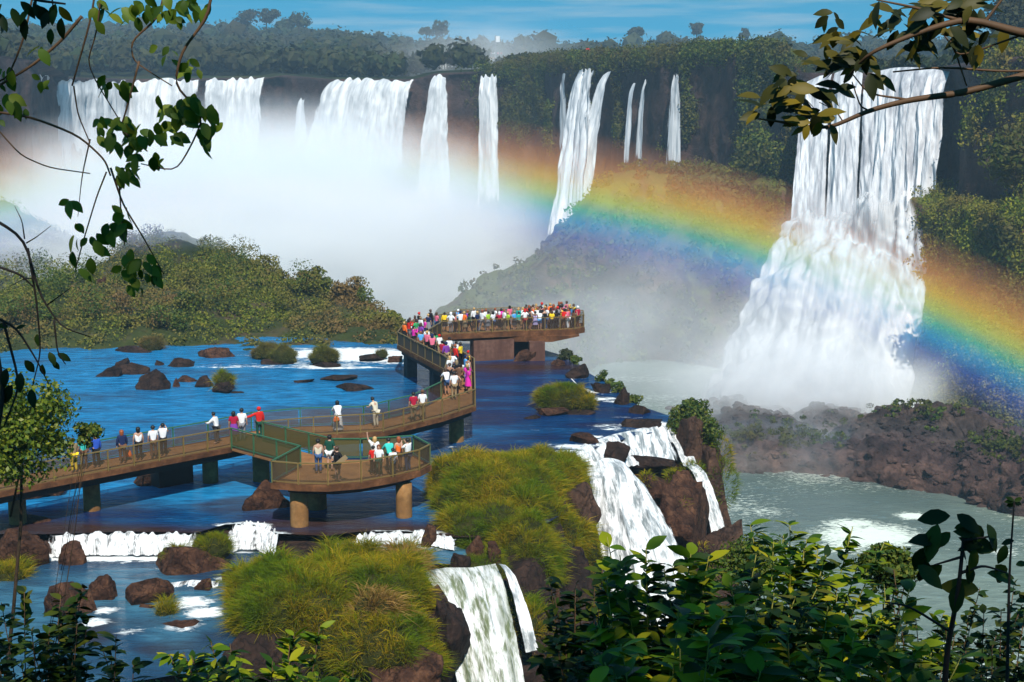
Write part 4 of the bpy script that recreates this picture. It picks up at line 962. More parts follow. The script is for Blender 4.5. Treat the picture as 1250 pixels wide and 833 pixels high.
# the dark rock at the outer edge of the terrace with its round bush
rk = empty('cliff_edge_rock', at_h(845, 600, 86)); tag(rk, 'tall dark rock at the brink right of the large near waterfall, topped by a bush', 'rock'); bpy.context.view_layer.update()
for j, (px, py, d, r, mt) in enumerate([(852, 570, 88, (1.9, 2.4, 3.0), 'basalt'), (868, 640, 86.5, (1.5, 2.2, 4.4), 'basalt'), (808, 606, 82, (2.1, 1.9, 1.9), 'boulder'), (838, 655, 80.5, (1.9, 2.2, 3.4), 'boulder'), (868, 720, 80, (2.4, 2.4, 4.0), 'basalt'), (800, 566, 84.2, (1.9, 1.2, .55), 'wet_rock'), (745, 590, 80.8, (1.2, .8, .5), 'boulder')]):
    V, Fa = boulder(at_h(px, py, d), r, 300 + j, 5, 11, .16, -1); mesh('rock', V, Fa, M[mt], rk)
P_, N_ = [], []
for (px, py, d, r) in [(845, 590, 85.6, .9), (880, 590, 86, 1.0), (830, 632, 79.8, .7), (820, 585, 81.5, .35), (850, 690, 79.4, .8), (877, 560, 87.2, .9), (790, 588, 80.9, .35)]:
    V, Fa = ico(3); V = V * (1 + .3 * fbm(V * 2 + px, 3, 5))[:, None] * np.array((r, r, r * 1.5)) + at_h(px, py, d)
    a, b = surf_sample(V, Fa, int(900 * r), int(px)); P_.append(a); N_.append(b)
V, Fa = grass(np.concatenate(P_), np.concatenate(N_), .34, .035); mesh('moss', V, Fa, M['grass'], rk, False)
b = at_h(842, 512, 88.5); tree('round_bush', 'dense dark green bush on top of the brink rock, right of the blue river', 'bush', b - np.array((0, 0, 1.4)), 2.8, 1.5, 40, 110, .11, 'leaf_bush', None, .1, b, 1.0, .42, seed=310)
b = at_h(826, 521, 88); tree('round_bush', 'small olive bush low on the left side of the brink rock', 'bush', b - np.array((0, 0, .9)), 1.6, .85, 16, 90, .10, 'leaf_bush', None, .06, b, 1.0, .42, seed=311)
b = at_h(860, 527, 87.5); tree('round_bush', 'shaded bush on the right side of the brink rock above the drop', 'bush', b - np.array((0, 0, 1.0)), 2.0, 1.2, 22, 90, .10, 'leaf_bush', None, .06, b, 1.2, .42, seed=312)
b = at_h(690, 434, 112.5); tree('round_bush', 'small dark round bush beside the pillar of the far platform', 'bush', b - np.array((0, 0, .7)), 1.2, .75, 14, 70, .10, 'leaf_far', None, .05, b, .8, .42, seed=313)
b = at_h(703, 440, 110.5); tree('round_bush', 'light green tuft bush right of the small dark one', 'bush', b - np.array((0, 0, .5)), .9, .55, 10, 70, .10, 'leaf_bush', None, .04, b, .8, .42, seed=314)
for k, (px, py, d, r) in enumerate([(733, 463, 103.5, .7), (757, 478, 99.5, .75), (772, 491, 96.5, .7), (745, 470, 101, .5)]):
    b = at_h(px, py, d); tree('edge_bush', ['first green tuft from the far platform along the dark terrace edge', 'largest green tuft in the middle of the dark terrace edge', 'last green tuft where the dark terrace edge meets the near rapids', 'small tuft between the first and the largest on the terrace edge'][k], 'bush', b - np.array((0, 0, r)), r * 1.7, r, 10, 70, .10, 'leaf_bush', 'green tufts along the terrace edge', .04, b, .9, .42, seed=320 + k)

# ------------------------------------------------------------------ boulders
BL = [  # x0 x1 y0 y1 level label
    (141, 204, 709, 738, -1, 'long smooth red brown boulder at the lower left pool'), (109, 140, 699, 734, -1, 'upright broken red boulder left of the long smooth one'), (44, 110, 722, 757, -1, 'broad rounded brown boulder at the lower left corner of the pool'),
    (175, 243, 749, 783, -1.6, 'reddish slab below the single grass tuft'), (161, 189, 736, 752, -1.3, 'small red stone wedged between the lower left boulders'), (-12, 58, 642, 694, -1, 'tall shadowed rock at the left edge beside the long cascade'), (306, 329, 677, 693, -1, 'small round black stone in the foam below the platform'),
    (230, 256, 702, 726, -1.2, 'dark wet stone in front of the grassy red rock'), (290, 355, 588, 624, 0, 'flat brown rock under the front of the viewing platform'), (-20, 66, 588, 610, 0, 'large brown rock under the left end of the footbridge'), (25, 62, 628, 639, 0, 'low red rock barely above the water at the left'),
    (268, 283, 693, 711, -1, 'little dark stone under the right side of the grassy red rock'), (150, 200, 572, 592, 0, 'brown rock in the shade below the footbridge'), (206, 226, 652, 668, -1, 'black wet rock splitting the long cascade'), (80, 122, 568, 582, 0, 'reddish rock behind the first footbridge pillar'),
    (514, 531, 632, 658, 0, 'narrow brown rock at the left foot of the big grass mound'), (546, 578, 668, 692, -.45, 'dark rounded boulder at the head of the mossy waterfall'), (569, 590, 652, 672, 0, 'red stone under the left flank of the big grass mound'), (594, 614, 662, 684, -.3, 'red brown boulder above the thin side trickle'),
    (114, 149, 447, 461, 0, 'leftmost flat dark rock in the open blue river'), (147, 183, 443, 457, 0, 'flat dark rock touching the right of the leftmost one'), (170, 205, 457, 477, 0, 'peaked dark rock in the open blue river'), (202, 239, 435, 449, 0, 'wide dark rock nearest the island in the open river'), (208, 239, 457, 466, 0, 'low flat rock above the small round one in the river'),
    (232, 255, 460, 473, 0, 'rounded dark rock in the river right of the peaked one'), (209, 221, 464, 473, 0, 'tiny rock between the peaked and the rounded river rocks'), (136, 159, 437, 447, 0, 'small dark rock behind the flat pair in the river'), (240, 277, 423, 438, 0, 'brown rock on the island shoreline left of the wide islet'),
    (186, 201, 438, 446, 0, 'small rock between the island shore and the wide dark rock'), (394, 432, 457, 465, 0, 'long sunken rock right of the solitary islet in the left river'), (412, 459, 469, 477, 0, 'longer sunken rock nearest the walkway in the left river'), (472, 493, 434, 443, 0, 'small grey rock in the white rapids by the walkway bend'), (354, 383, 463, 468, 0, 'faint sunken rock in the middle of the left river'),
    (698, 732, 528, 542, 0, 'flat red rock at the head of the large near waterfall'), (735, 770, 538, 556, 0, 'dark rock splitting the upper step of the near right waterfall'), (760, 815, 512, 524, 0, 'long dark rock at the brink below the round bush'), (640, 660, 505, 512, 0, 'sunken red rock left of the golden grass islet'),
    (690, 720, 447, 462, 0, 'dark wet rock below the light green tuft bush'), (722, 750, 462, 480, 0, 'larger dark rock along the terrace edge beside white water'), (748, 772, 476, 494, 0, 'black rock at the middle of the terrace edge'), (768, 800, 492, 506, 0, 'low black rock at the near end of the terrace edge'), (672, 692, 440, 447, 0, 'small brown rock at the foot of the far platform pillar'),
    (58, 108, 668, 690, -1, 'mid brown rock at the left bank of the pool'), (628, 670, 800, 840, -5, 'dark wet rock at the bottom right of the mossy waterfall'), (280, 306, 705, 722, -1.2, 'dark stone between the bottom grass mound and the small cascade')]
for k, (x0, x1, y0, y1, zz, lb) in enumerate(BL):
    rock(lb, x0, x1, y0, y1, zz, 400 + k, 'wet_rock' if any(w in lb for w in ('dark', 'black', 'sunken')) and zz > -1 else 'boulder')
# ------------------------------------------------------------------ the footbridge and its platforms
from mathutils import geometry
M['deck'] = rock_mat('deck_boards', (0.20, 0.09, 0.035), (0.32, 0.15, 0.06), (0.40, 0.20, 0.08), 1.6, 0.3, None, False, 0.02)
M['fascia'] = rock_mat('rusty_fascia', (0.06, 0.026, 0.012), (0.15, 0.062, 0.026), (0.26, 0.11, 0.045), 1.2, 0.35, None, False, 0.03)
M['beam'] = plain('dark_beam', (0.020, 0.011, 0.008), 0.8)
M['pier'] = rock_mat('stained_concrete', (0.16, 0.08, 0.03), (0.32, 0.16, 0.055), (0.44, 0.25, 0.10), 0.8, 0.5, None, False, 0.04)
M['pier_shaded'] = rock_mat('shaded_concrete', (0.035, 0.035, 0.038), (0.06, 0.058, 0.06), (0.09, 0.08, 0.08), 0.8, 0.4, None, False, 0.04)  # dark tone paints the shade side of the square piers
M['wall_block'] = rock_mat('brown_concrete', (0.075, 0.035, 0.026), (0.14, 0.07, 0.05), (0.22, 0.12, 0.085), 0.7, 0.4, None, True, 0.04)
M['rail'] = plain('olive_rail_paint', (0.19, 0.125, 0.035), 0.5)
M['rail_green'] = plain('green_rail_paint', (0.04, 0.13, 0.06), 0.5)
def mesh_panel_mat(name, col, clear):
    t = NT(name); t.set(Base_Color=col, Roughness=0.7)
    tr = t.new('ShaderNodeBsdfTransparent'); ms = t.new('ShaderNodeMixShader'); ms.inputs[0].default_value = clear
    t.link(t.b.outputs[0], ms.inputs[1]); t.link(tr.outputs[0], ms.inputs[2]); t.link(ms.outputs[0], t.out.inputs['Surface']); return t.m
M['panel'] = mesh_panel_mat('brown_wire_mesh', (0.10, 0.058, 0.022), 0.64)
M['panel_open'] = mesh_panel_mat('open_brown_wire_mesh', (0.10, 0.055, 0.03), 0.82)
M['panel_dense'] = mesh_panel_mat('dense_brown_wire_mesh', (0.075, 0.045, 0.020), 0.15)
M['panel_green'] = mesh_panel_mat('olive_wire_mesh', (0.10, 0.085, 0.018), 0.30)

DZ = 2.25
def railing(parent, pts, panel='panel', post_mat='rail', spacing=1.5, h=1.08, inset=0.0):
    pts = [np.asarray(p, float) for p in pts]
    mb = MB()
    for a, b in zip(pts, pts[1:]):
        e = (b - a) / np.linalg.norm(b - a) * .03
        mb.bar(a - e + (0, 0, h), b + e + (0, 0, h), .085, .055)
    rl = mb.build('railing', M[post_mat], parent)
    for a, b in zip(pts, pts[1:]):
        m = MB(); m.bar(a + (0, 0, .12), b + (0, 0, .12), .04, .04); m.build('bottom_rail', M[post_mat], rl)
    for si, (a, b) in enumerate(zip(pts, pts[1:])):
        L = np.linalg.norm(b - a); n = max(1, int(round(L / spacing))); d = (b - a) / L; ang = math.atan2(d[1], d[0])
        for i in range(n + (si == len(pts) - 2)):
            p = a + (b - a) * i / n
            m = MB(); m.box(p + (0, 0, h / 2 - .04), (.032, .032, h / 2 + .012), ang); m.build('post', M[post_mat], rl)
        for i in range(n):
            p, q = a + (b - a) * (i + .04) / n, a + (b - a) * (i + .96) / n
            m = MB(); m.bar(p + (0, 0, .585), q + (0, 0, .585), .012, .83); m.build('mesh_panel', M[panel], rl)
    return rl
def slab(poly, zt, zb):
    poly = [np.asarray(p[:2], float) for p in poly]; n = len(poly)
    tri = geometry.tessellate_polygon([[Vector((p[0], p[1], 0)) for p in poly]])
    V = [(p[0], p[1], zt) for p in poly] + [(p[0], p[1], zb) for p in poly]
    F3 = []
    for t_ in tri:
        a, b, c = [poly[i] for i in t_]
        if (b[0] - a[0]) * (c[1] - a[1]) - (b[1] - a[1]) * (c[0] - a[0]) < 0: t_ = t_[::-1]
        F3.append(tuple(t_)); F3.append(tuple(i + n for i in t_[::-1]))
    area = sum(p[0] * q[1] - q[0] * p[1] for p, q in zip(poly, poly[1:] + poly[:1]))
    F4 = [(i, (i + 1) % n, (i + 1) % n + n, i + n) if area < 0 else (i, i + n, (i + 1) % n + n, (i + 1) % n) for i in range(n)]
    m = MB(); m.add(V, F3); m.n -= len(V); m.V.pop(); m.add(V, F4); return m
def edge_band(pts, zt, hgt, thick, closed=False):
    m = MB(); P = [np.array((p[0], p[1], zt - hgt / 2)) for p in pts]
    for a, b in zip(P, P[1:] + (P[:1] if closed else [])):
        e = (b - a) / np.linalg.norm(b - a) * thick * .4
        m.bar(a - e, b + e, thick, hgt)
    return m
def offset(P, w):
    P = np.asarray(P, float)[:, :2]; T = np.gradient(P, axis=0); T /= np.linalg.norm(T, axis=1)[:, None]
    return P + np.stack([-T[:, 1], T[:, 0]], 1) * w
z3 = lambda P, z=DZ: [np.array((p[0], p[1], z)) for p in P]
RA = [at_z(px, py, DZ)[:2] for px, py in [(-80, 617), (100, 582), (282, 547)]]
RB = [at_z(px, py, DZ)[:2] for px, py in [(383, 533), (468, 528), (540, 510), (580, 497)]]
LA = list(offset(RA, 2.2))
LB = list(offset(RB, 2.2)); LB[0] = LB[0] + np.array((-.5, .2)); LB[-1] = level([(-4.3, 86.2)], 17.75)[0]
RC = list(level([(-2.5, 94.2), (-6.3, 106.0), (-5.45, 110.2)], 17.75))
LC = list(level([(-4.25, 94.6), (-8.45, 105.2), (-8.3, 109.2), (-6.4, 112.6)], 17.75))
LCd = [LC[0], LC[1], LC[3]]
JR, JL = level([(-13.2, 75.4), (-14.2, 77.6)], 17.75)
wk = empty('footbridge', (-9, 82, 0)); tag(wk, 'long rusty brown footbridge zigzagging over the blue river on round pillars', 'footbridge'); bpy.context.view_layer.update()
Rt, Lt = RA + [JR] + RB + RC, LA + [JL] + LB + LCd
dk = MB()
for i in range(len(Rt) - 1):
    q = [Rt[i], Rt[i + 1], Lt[i + 1], Lt[i]]
    V = [(p[0], p[1], DZ) for p in q] + [(p[0], p[1], DZ - .1) for p in q]
    dk.add(V, [(0, 1, 2, 3), (7, 6, 5, 4)])
dk.build('deck', M['deck'], wk)
fb = MB()
for pts in (RA, [JR] + RB, RB[-1:] + RC, LA + [JL] + LB, LB[-1:] + LC):
    b = edge_band(pts, DZ + .03, .26, .1); fb.add(np.concatenate(b.V), np.concatenate(b.Q))
fb.build('fascia', M['fascia'], wk)
ub = MB()
for i in range(len(Rt) - 1):
    a0, a1, b0, b1 = Rt[i], Rt[i + 1], Lt[i], Lt[i + 1]
    for w in (.18, .82):
        p, q = a0 + (b0 - a0) * w, a1 + (b1 - a1) * w
        ub.bar((p[0], p[1], DZ - .37), (q[0], q[1], DZ - .37), .28, .5)
ub.build('girder', M['beam'], wk)
railing(wk, z3(RA)); railing(wk, z3([JR] + RB)); railing(wk, z3(RB[-1:] + RC), 'panel_dense', 'rail', 1.7)
railing(wk, z3(LA + [JL] + LB), 'panel', 'rail_green', 1.9)
railing(wk, z3(LB[-1:] + LC), 'panel_dense', 'rail', 1.7)
def pillar(parent, p, r, zt, mat='pier', sq=False, w=None, rot=0.0):
    m = MB()
    if sq: m.box((p[0], p[1], (zt - 1.2) / 2), (w[0], w[1], (zt + 1.2) / 2), rot)
    else: m.tube([(p[0], p[1], -1.2), (p[0], p[1], .2), (p[0], p[1], zt * .6), (p[0], p[1], zt)], [r * 1.03, r, r, r], 28)
    return m.build('pillar', M[mat], parent, not sq)
for px, py, r in [(111, 624, .42), (256, 590, .42), (318, 588, .45), (557, 540, .45), (20, 640, .42)]:
    p = at_z(px, py, 0); p[1] += r * .6; pillar(wk, p, r, DZ - .55)
for px, py in [(501, 459), (533, 476)]:
    p = at_z(px, py, 0); pillar(wk, p, 0, DZ - .55, 'pier_shaded', True, (.38, .6), .3)
p = at_z(207, 594, 0); pillar(wk, (p[0], p[1] + .6), 0, DZ - .62, 'beam', True, (1.0, .5), .7)

# lower viewing platform
PL = list(level([(-10.4, 70.0), (-11.3, 67.0), (-10.0, 66.6), (-8.6, 66.5), (-7.1, 67.0), (-5.7, 68.0), (-4.5, 69.2), (-4.05, 70.3), (-5.0, 72.2), (-7.6, 71.5), (-9.0, 71.5)], 17.75))
vp = empty('viewing_platform', (-8, 69.5, 0)); tag(vp, 'low fan shaped viewing platform with olive mesh railings, nearest to the viewer', 'viewing platform'); bpy.context.view_layer.update()
poly = PL + [JR + np.array((.03, -.06)), level([(-14.55, 73.85)], 17.75)[0]]
slab(poly, DZ - .02, DZ - .14).build('deck', M['deck'], vp)
b = edge_band(PL[:9], DZ + .03, .3, .12); b.build('fascia', M['fascia'], vp)
cc = np.mean(PL, axis=0)
slab([cc + (p - cc) * .82 for p in PL[:9]] + [cc + (PL[10] - cc) * .85], DZ - .15, DZ - .55).build('girder', M['beam'], vp)
railing(vp, z3([level([(-14.55, 73.85)], 17.75)[0], PL[0], PL[1]]), 'panel_green', 'rail_green', 2.0)
railing(vp, z3(PL[1:8]), 'panel', 'rail', 1.3)
railing(vp, z3(PL[7:11] + [JR + np.array((.05, -.1))]), 'panel_green', 'rail_green', 1.9)
for px, py, r in [(365, 643, .44), (493, 632, .40), (386, 622, .5)]:
    p = at_z(px, py, 0); p[1] += r * .5; pillar(vp, p, r, DZ - .54)

# far viewing platform
PD = list(level([(-5.45, 110.35), (-2.8, 111.2), (-.3, 112.0), (2.6, 112.4), (5.0, 113.0), (5.75, 114.0), (5.8, 116.2), (4.2, 117.8), (0, 118.2), (-4.2, 116.8), (-6.35, 112.75)], 17.75))
fp = empty('viewing_platform', (0, 114.5, 0)); tag(fp, 'far brown viewing platform packed with people at the end of the footbridge', 'viewing platform'); bpy.context.view_layer.update()
slab(PD, DZ - .01, DZ - .14).build('deck', M['deck'], fp)
edge_band(PD[:10], DZ + .03, .42, .14).build('fascia', M['fascia'], fp)
m = MB()
for y0 in (112.2, 115.0):
    V = [(-6.0, y0, DZ - .38), (5.4, y0, DZ - .38), (3.2, y0, DZ - .85), (-6.0, y0, DZ - .75)]
    V = [(x, y + dy, z) for dy in (0, 1.2) for x, y, z in V]
    m.add(V, [(3, 2, 1, 0), (4, 5, 6, 7), (0, 1, 5, 4), (1, 2, 6, 5), (2, 3, 7, 6), (3, 0, 4, 7)])
m.build('girder', M['fascia'], fp)
railing(fp, z3(PD[:6]), 'panel_open', 'rail', 1.4); railing(fp, z3(PD[5:11]), 'panel', 'rail', 1.6)
m = MB()
p0, p1 = at_z(577, 434, 0), at_z(625, 434, 0); ye = [float(np.interp(v[0], [q[0] for q in PD[:4]], [q[1] for q in PD[:4]])) + .56 for v in (p0, p1)]
m.bar((p0[0], ye[0], .2), (p1[0], ye[1], .2), 1.1, 2.9); m.build('support_wall', M['wall_block'], fp)
p = at_z(655, 441, 0); pillar(fp, (p[0], p[1] + .6), 0, DZ - .75, 'wall_block', True, (.62, .55), .1)
p = at_z(642, 437, 0); pillar(fp, (p[0] - .2, p[1] + 1.6), 0, DZ - .75, 'beam', True, (.85, .4), .1)  # added dark block, stands for the shade in the recess beside the pillar
V, Fa = boulder(at_d(640, 437, 111.6), (1.1, .8, .9), 611, 4); tag(mesh('boulder', V, Fa, M['boulder']), 'brown rock tucked between the support wall and pillar of the far platform', 'boulder')

# ------------------------------------------------------------------ people
def skin_body(J, E, rad):
    me = bpy.data.meshes.new('person'); me.from_pydata([J[k] for k in J], [], [])
    idx = {k: i for i, k in enumerate(J)}
    me = bpy.data.meshes.new('person'); me.from_pydata([J[k] for k in J], [(idx[a], idx[b]) for a, b in E], [])
    o = bpy.data.objects.new('tmp', me); COL.objects.link(o)
    md = o.modifiers.new('s', 'SKIN'); md.use_smooth_shade = True
    sv = me.skin_vertices[0].data
    for k, i in idx.items():
        r = rad[k]; sv[i].radius = (r, r) if isinstance(r, float) else r
        sv[i].use_root = (i == 0)
    s = o.modifiers.new('u', 'SUBSURF'); s.levels = s.render_levels = 1
    dg = bpy.context.evaluated_depsgraph_get()
    out = bpy.data.meshes.new_from_object(o.evaluated_get(dg))
    bpy.data.objects.remove(o)
    return out
def pose_joints(pose):
    lean = {'leaning': .22, 'bent': .34}.get(pose, 0.0)
    def up(x, y, z): return (x, y + lean * (z - .95) * 1.15 if z > .95 else y, z - (.10 * lean * (z - .95) if z > .95 else 0))
    J = {'pelvis': (0, 0, .95), 'waist': up(0, 0, 1.10), 'chest': up(0, .0, 1.30), 'neck0': up(0, 0, 1.44), 'neck': up(0, .01, 1.50), 'head': up(0, .025, 1.585), 'crown': up(0, .02, 1.665), 'nose': up(0, .135, 1.585)}
    E = [('pelvis', 'waist'), ('waist', 'chest'), ('chest', 'neck0'), ('neck0', 'neck'), ('neck', 'head'), ('head', 'crown'), ('head', 'nose')]
    rd = {'pelvis': (.155, .115), 'waist': (.13, .10), 'chest': (.155, .11), 'neck0': (.085, .07), 'neck': .052, 'head': .088, 'crown': .062, 'nose': .012}
    for s, n in ((-1, 'l'), (1, 'r')):
        sh = up(s * .175, -.005, 1.39)
        if pose == 'photo': el, wr, hd = up(s * .27, .16, 1.22), up(s * .12, .30, 1.50), up(s * .07, .31, 1.58)
        elif pose == 'raised' or (pose == 'one_up' and s < 0): el, wr, hd = up(s * .33, .05, 1.62), up(s * .36, .06, 1.88), up(s * .36, .07, 1.98)
        elif pose in ('leaning', 'bent'): el, wr, hd = (s * .25, .30, 1.14), (s * .20, .50, 1.12), (s * .16, .58, 1.13)
        elif pose == 'reach' and s < 0: el, wr, hd = (s * .42, .08, 1.25), (s * .66, .16, 1.20), (s * .76, .18, 1.19)
        elif pose == 'akimbo': el, wr, hd = (s * .36, -.04, 1.16), (s * .24, .08, .99), (s * .19, .11, .96)
        else: el, wr, hd = (s * .235, .0, 1.13), (s * .245, .09, .89), (s * .245, .12, .80)
        J.update({n + 'sh': sh, n + 'el': el, n + 'wr': wr, n + 'hd': hd})
        E += [('chest', n + 'sh'), (n + 'sh', n + 'el'), (n + 'el', n + 'wr'), (n + 'wr', n + 'hd')]
        rd.update({n + 'sh': .062, n + 'el': .045, n + 'wr': .030, n + 'hd': .036})
        st = .16 if pose == 'walking' else .0
        J.update({n + 'hip': (s * .095, 0, .90), n + 'kn': (s * .10, s * st + .03, .50), n + 'an': (s * .10, s * st * 1.8 - .03, .09), n + 'toe': (s * .12, s * st * 1.8 + .13, .045)})
        E += [('pelvis', n + 'hip'), (n + 'hip', n + 'kn'), (n + 'kn', n + 'an'), (n + 'an', n + 'toe')]
        rd.update({n + 'hip': .095, n + 'kn': .058, n + 'an': .042, n + 'toe': .034})
    return J, E, rd
def sub(J, E, rd, keys, grow, trim=None):
    J2 = {k: J[k] for k in keys}
    for k, (a, b, t) in (trim or {}).items():
        J2[k] = tuple(np.array(J[a]) + (np.array(J[b]) - np.array(J[a])) * t)
    E2 = [(a, b) for a, b in E if a in J2 and b in J2]
    g = lambda r: tuple(x + grow for x in r) if isinstance(r, tuple) else r + grow
    return J2, E2, {k: g(rd[k]) for k in J2}
POSES = {}
def get_pose(pose):
    if pose in POSES: return POSES[pose]
    J, E, rd = pose_joints(pose); P = {}
    P['body'] = skin_body(J, E, rd)
    k = ['waist', 'chest', 'pelvis', 'neck0', 'lsh', 'rsh']
    P['shirt'] = skin_body(*sub(J, E, rd, k, .022, {'lel': ('lsh', 'lel', .85), 'rel': ('rsh', 'rel', .85)}))
    P['jacket'] = skin_body(*sub(J, E, rd, k + ['lel', 'rel'], .026, {'lwr': ('lel', 'lwr', .92), 'rwr': ('rel', 'rwr', .92)}))
    P['vest'] = skin_body(*sub(J, E, rd, ['waist', 'chest', 'pelvis', 'lsh', 'rsh'], .02))
    k = ['pelvis', 'lhip', 'rhip']
    P['trousers'] = skin_body(*sub(J, E, rd, k + ['lkn', 'rkn', 'lan', 'ran'], .020))
    P['shorts'] = skin_body(*sub(J, E, rd, k, .024, {'lkn': ('lhip', 'lkn', .85), 'rkn': ('rhip', 'rkn', .85)}))
    an = np.linspace(0, 2 * math.pi, 16, endpoint=False)
    def cone(z0, r0, z1, r1, nm):
        rows = []
        for t_ in np.linspace(0, 1, 6):
            r = r0 + (r1 - r0) * t_ ** .8; w = 1 + .06 * np.sin(an * 5) * t_
            rows.append(np.stack([r * np.cos(an) * w, r * .8 * np.sin(an) * w, np.full(16, z0 + (z1 - z0) * t_)], 1))
        V = np.stack(rows, 0).reshape(-1, 3); i = np.arange(5)[:, None] * 16; j = np.arange(16)[None]
        f = np.stack([i + j, i + (j + 1) % 16, i + 16 + (j + 1) % 16, i + 16 + j], -1).reshape(-1, 4)
        me = bpy.data.meshes.new(nm); me.from_pydata(V.tolist(), [], f.tolist()); return me
    P['skirt'] = cone(1.06, .165, .50, .27, 'skirt'); P['long_skirt'] = cone(1.06, .17, .12, .30, 'skirt')
    hc = np.array(J['crown']); 
    def hair(long):
        V, Fa = ico(3); V = V.copy()
        keep = (V[:, 2] > -.15) | (V[:, 1] < .15)
        W = V * np.array((.112, .122, .105)); W[:, 2] = np.where(V[:, 2] < -.1, W[:, 2] * (3.0 if long else 1.1), W[:, 2]); W *= (1 + .08 * fbm(V * 3, 2, 3))[:, None]
        fr = (V[:, 1] > .25) & (V[:, 2] < .45); W[fr, 1] *= .1
        W = W + hc + np.array((0, -.022, -.035))
        me = bpy.data.meshes.new('hair'); me.from_pydata(W.tolist(), [], Fa.tolist()); me.polygons.foreach_set('use_smooth', [True] * len(Fa)); return me
    P['short_hair'], P['long_hair'] = hair(False), hair(True)
    POSES[pose] = P; return P
CLO = {'white': (.78, .78, .78), 'cream': (.62, .55, .42), 'black': (.012, .012, .014), 'dark grey': (.05, .05, .055), 'grey': (.22, .22, .24), 'navy': (.015, .025, .08), 'blue': (.03, .09, .45), 'sky blue': (.10, .38, .75), 'denim blue': (.05, .10, .22), 'red': (.60, .02, .015), 'crimson': (.40, .012, .04),
       'orange': (.85, .16, .02), 'pink': (.75, .16, .25), 'magenta': (.70, .03, .38), 'purple': (.20, .05, .32), 'lavender': (.48, .40, .68), 'yellow': (.85, .58, .02), 'lime': (.40, .62, .04), 'green': (.03, .30, .10), 'dark green': (.012, .07, .045), 'teal': (.02, .38, .33), 'turquoise': (.05, .55, .48), 'brown': (.14, .07, .04), 'khaki': (.28, .20, .11)}
CM = {k: plain('cloth_' + k.replace(' ', '_'), v, .85, .12, 9.0, .1) for k, v in CLO.items()}
SK = [plain('skin_' + n, c, .6, .08, 5.0) for n, c in (('fair', (.50, .28, .19)), ('tan', (.36, .18, .11)), ('brown', (.18, .085, .05)))]
HR = {'dark': plain('dark_hair', (.010, .008, .007), .5), 'brown': plain('brown_hair', (.07, .035, .018), .5), 'red': plain('red_hair', (.28, .07, .02), .5), 'blond': plain('blond_hair', (.50, .30, .11), .5), 'grey': plain('grey_hair', (.4, .4, .4), .5)}
PEOPLE = []
def person(x, y, face, top, bottom, where, pose='standing', tops='shirt', bots='trousers', hair='dark', long=False, skin=0, h=1.0, group=None, z=DZ, doing=None, extra=None, cap=None):
    P = get_pose(pose)
    def put(name, me, mat, par=None):
        o = bpy.data.objects.new(name, me); COL.objects.link(o)
        if not me.materials: me.materials.append(None)
        o.material_slots[0].link = 'OBJECT'; o.material_slots[0].material = mat
        if par: o.parent = par
        return o
    b = put('person', P['body'], SK[skin])
    b.location = (x, y, z + .01); b.rotation_euler = (0, 0, face); b.scale = (h, h, h)
    put(tops, P[tops], CM[top], b); put('skirt' if 'skirt' in bots else bots, P[bots], CM[bottom], b)
    put('cap' if cap else 'hair', P['long_hair' if long else 'short_hair'], CM[cap] if cap else HR[hair], b)
    word = {'shirt': 'shirt', 'jacket': 'jacket', 'vest': 'vest'}[tops]
    bw = {'trousers': 'trousers', 'shorts': 'shorts', 'skirt': 'skirt', 'long_skirt': 'long skirt'}[bots]
    PEOPLE.append(dict(o=b, top=top, word=word, bottom=bottom, bw=bw, where=where, hair=('long ' if long else '') + hair + ' hair' if not cap else cap + ' cap', doing=doing, group=group, fixed=extra))
    return b
def on_deck(px, py): p = at_z(px, py, DZ); return p[0], p[1]
AW = 0.0          # facing away from the viewer
FB = 'visitors on the near part of the footbridge'
def pp(px, py, *a, **k): x, y = on_deck(px, py); return person(x, y, *a, group=FB, **k)
pp(103, 573, .5, 'turquoise', 'brown', None, hair='dark', extra='person in turquoise half hidden behind the leafy tree on the footbridge')
pp(91, 577, .8, 'khaki', 'yellow', None, hair='brown', extra='person in a khaki top and yellow trousers next to the leafy tree')
pp(118, 571, .6, 'blue', 'black', None, hair='blond', long=True, tops='jacket', extra='blond person in a bright blue top on the left part of the footbridge')
pp(150, 566, .5, 'navy', 'brown', None, hair='red', long=True, tops='jacket', extra='red haired person in navy with an orange bag on the footbridge')
pp(170, 562, .4, 'white', 'black', None, hair='dark', long=True, tops='vest', extra='person in a white sleeveless top and black trousers on the footbridge')
pp(188, 560, .4, 'white', 'brown', None, hair='dark', extra='person in a white shirt and brown trousers, left of the one taking a picture')
pp(200, 557, .2, 'white', 'black', None, pose='photo', extra='person in white holding a camera up to the face on the footbridge')
pp(265, 542, 1.2, 'white', 'dark grey', None, pose='leaning', tops='jacket', extra='person in a pale jacket leaning left on the footbridge railing')
pp(286, 541, .2, 'crimson', 'purple', None, long=True, bots='skirt', extra='person in a crimson top and purple skirt where the platform branches off')
pp(296, 539, .1, 'white', 'grey', None, tops='shirt', h=1.05, extra='taller person in white next to the red clad one where the platform branches off')
pp(317, 537, .5, 'red', 'dark green', None, pose='reach', tops='jacket', cap='red', h=1.05, extra='person all in red with a red cap reaching out an arm')
pp(413, 527, .3, 'white', 'white', None, pose='leaning', tops='jacket', bots='long_skirt', hair='dark', long=True, extra='person in a long white dress with an orange bag beside the back railing')
pp(459, 522, .8, 'cream', 'cream', None, pose='bent', extra='person in cream bending over the railing in the middle of the footbridge')
pp(505, 515, .3, 'crimson', 'khaki', None, extra='person in a crimson shirt standing beside one in white near the footbridge bend')
pp(516, 512, .1, 'white', 'khaki', None, cap='brown', extra='person in white with a brown cap beside the crimson shirt near the bend')
FB = 'visitors on the low viewing platform'
pp(389, 578, .2, 'cream', 'denim blue', None, tops='vest', extra='person in a cream sleeveless top and blue jeans on the low platform')
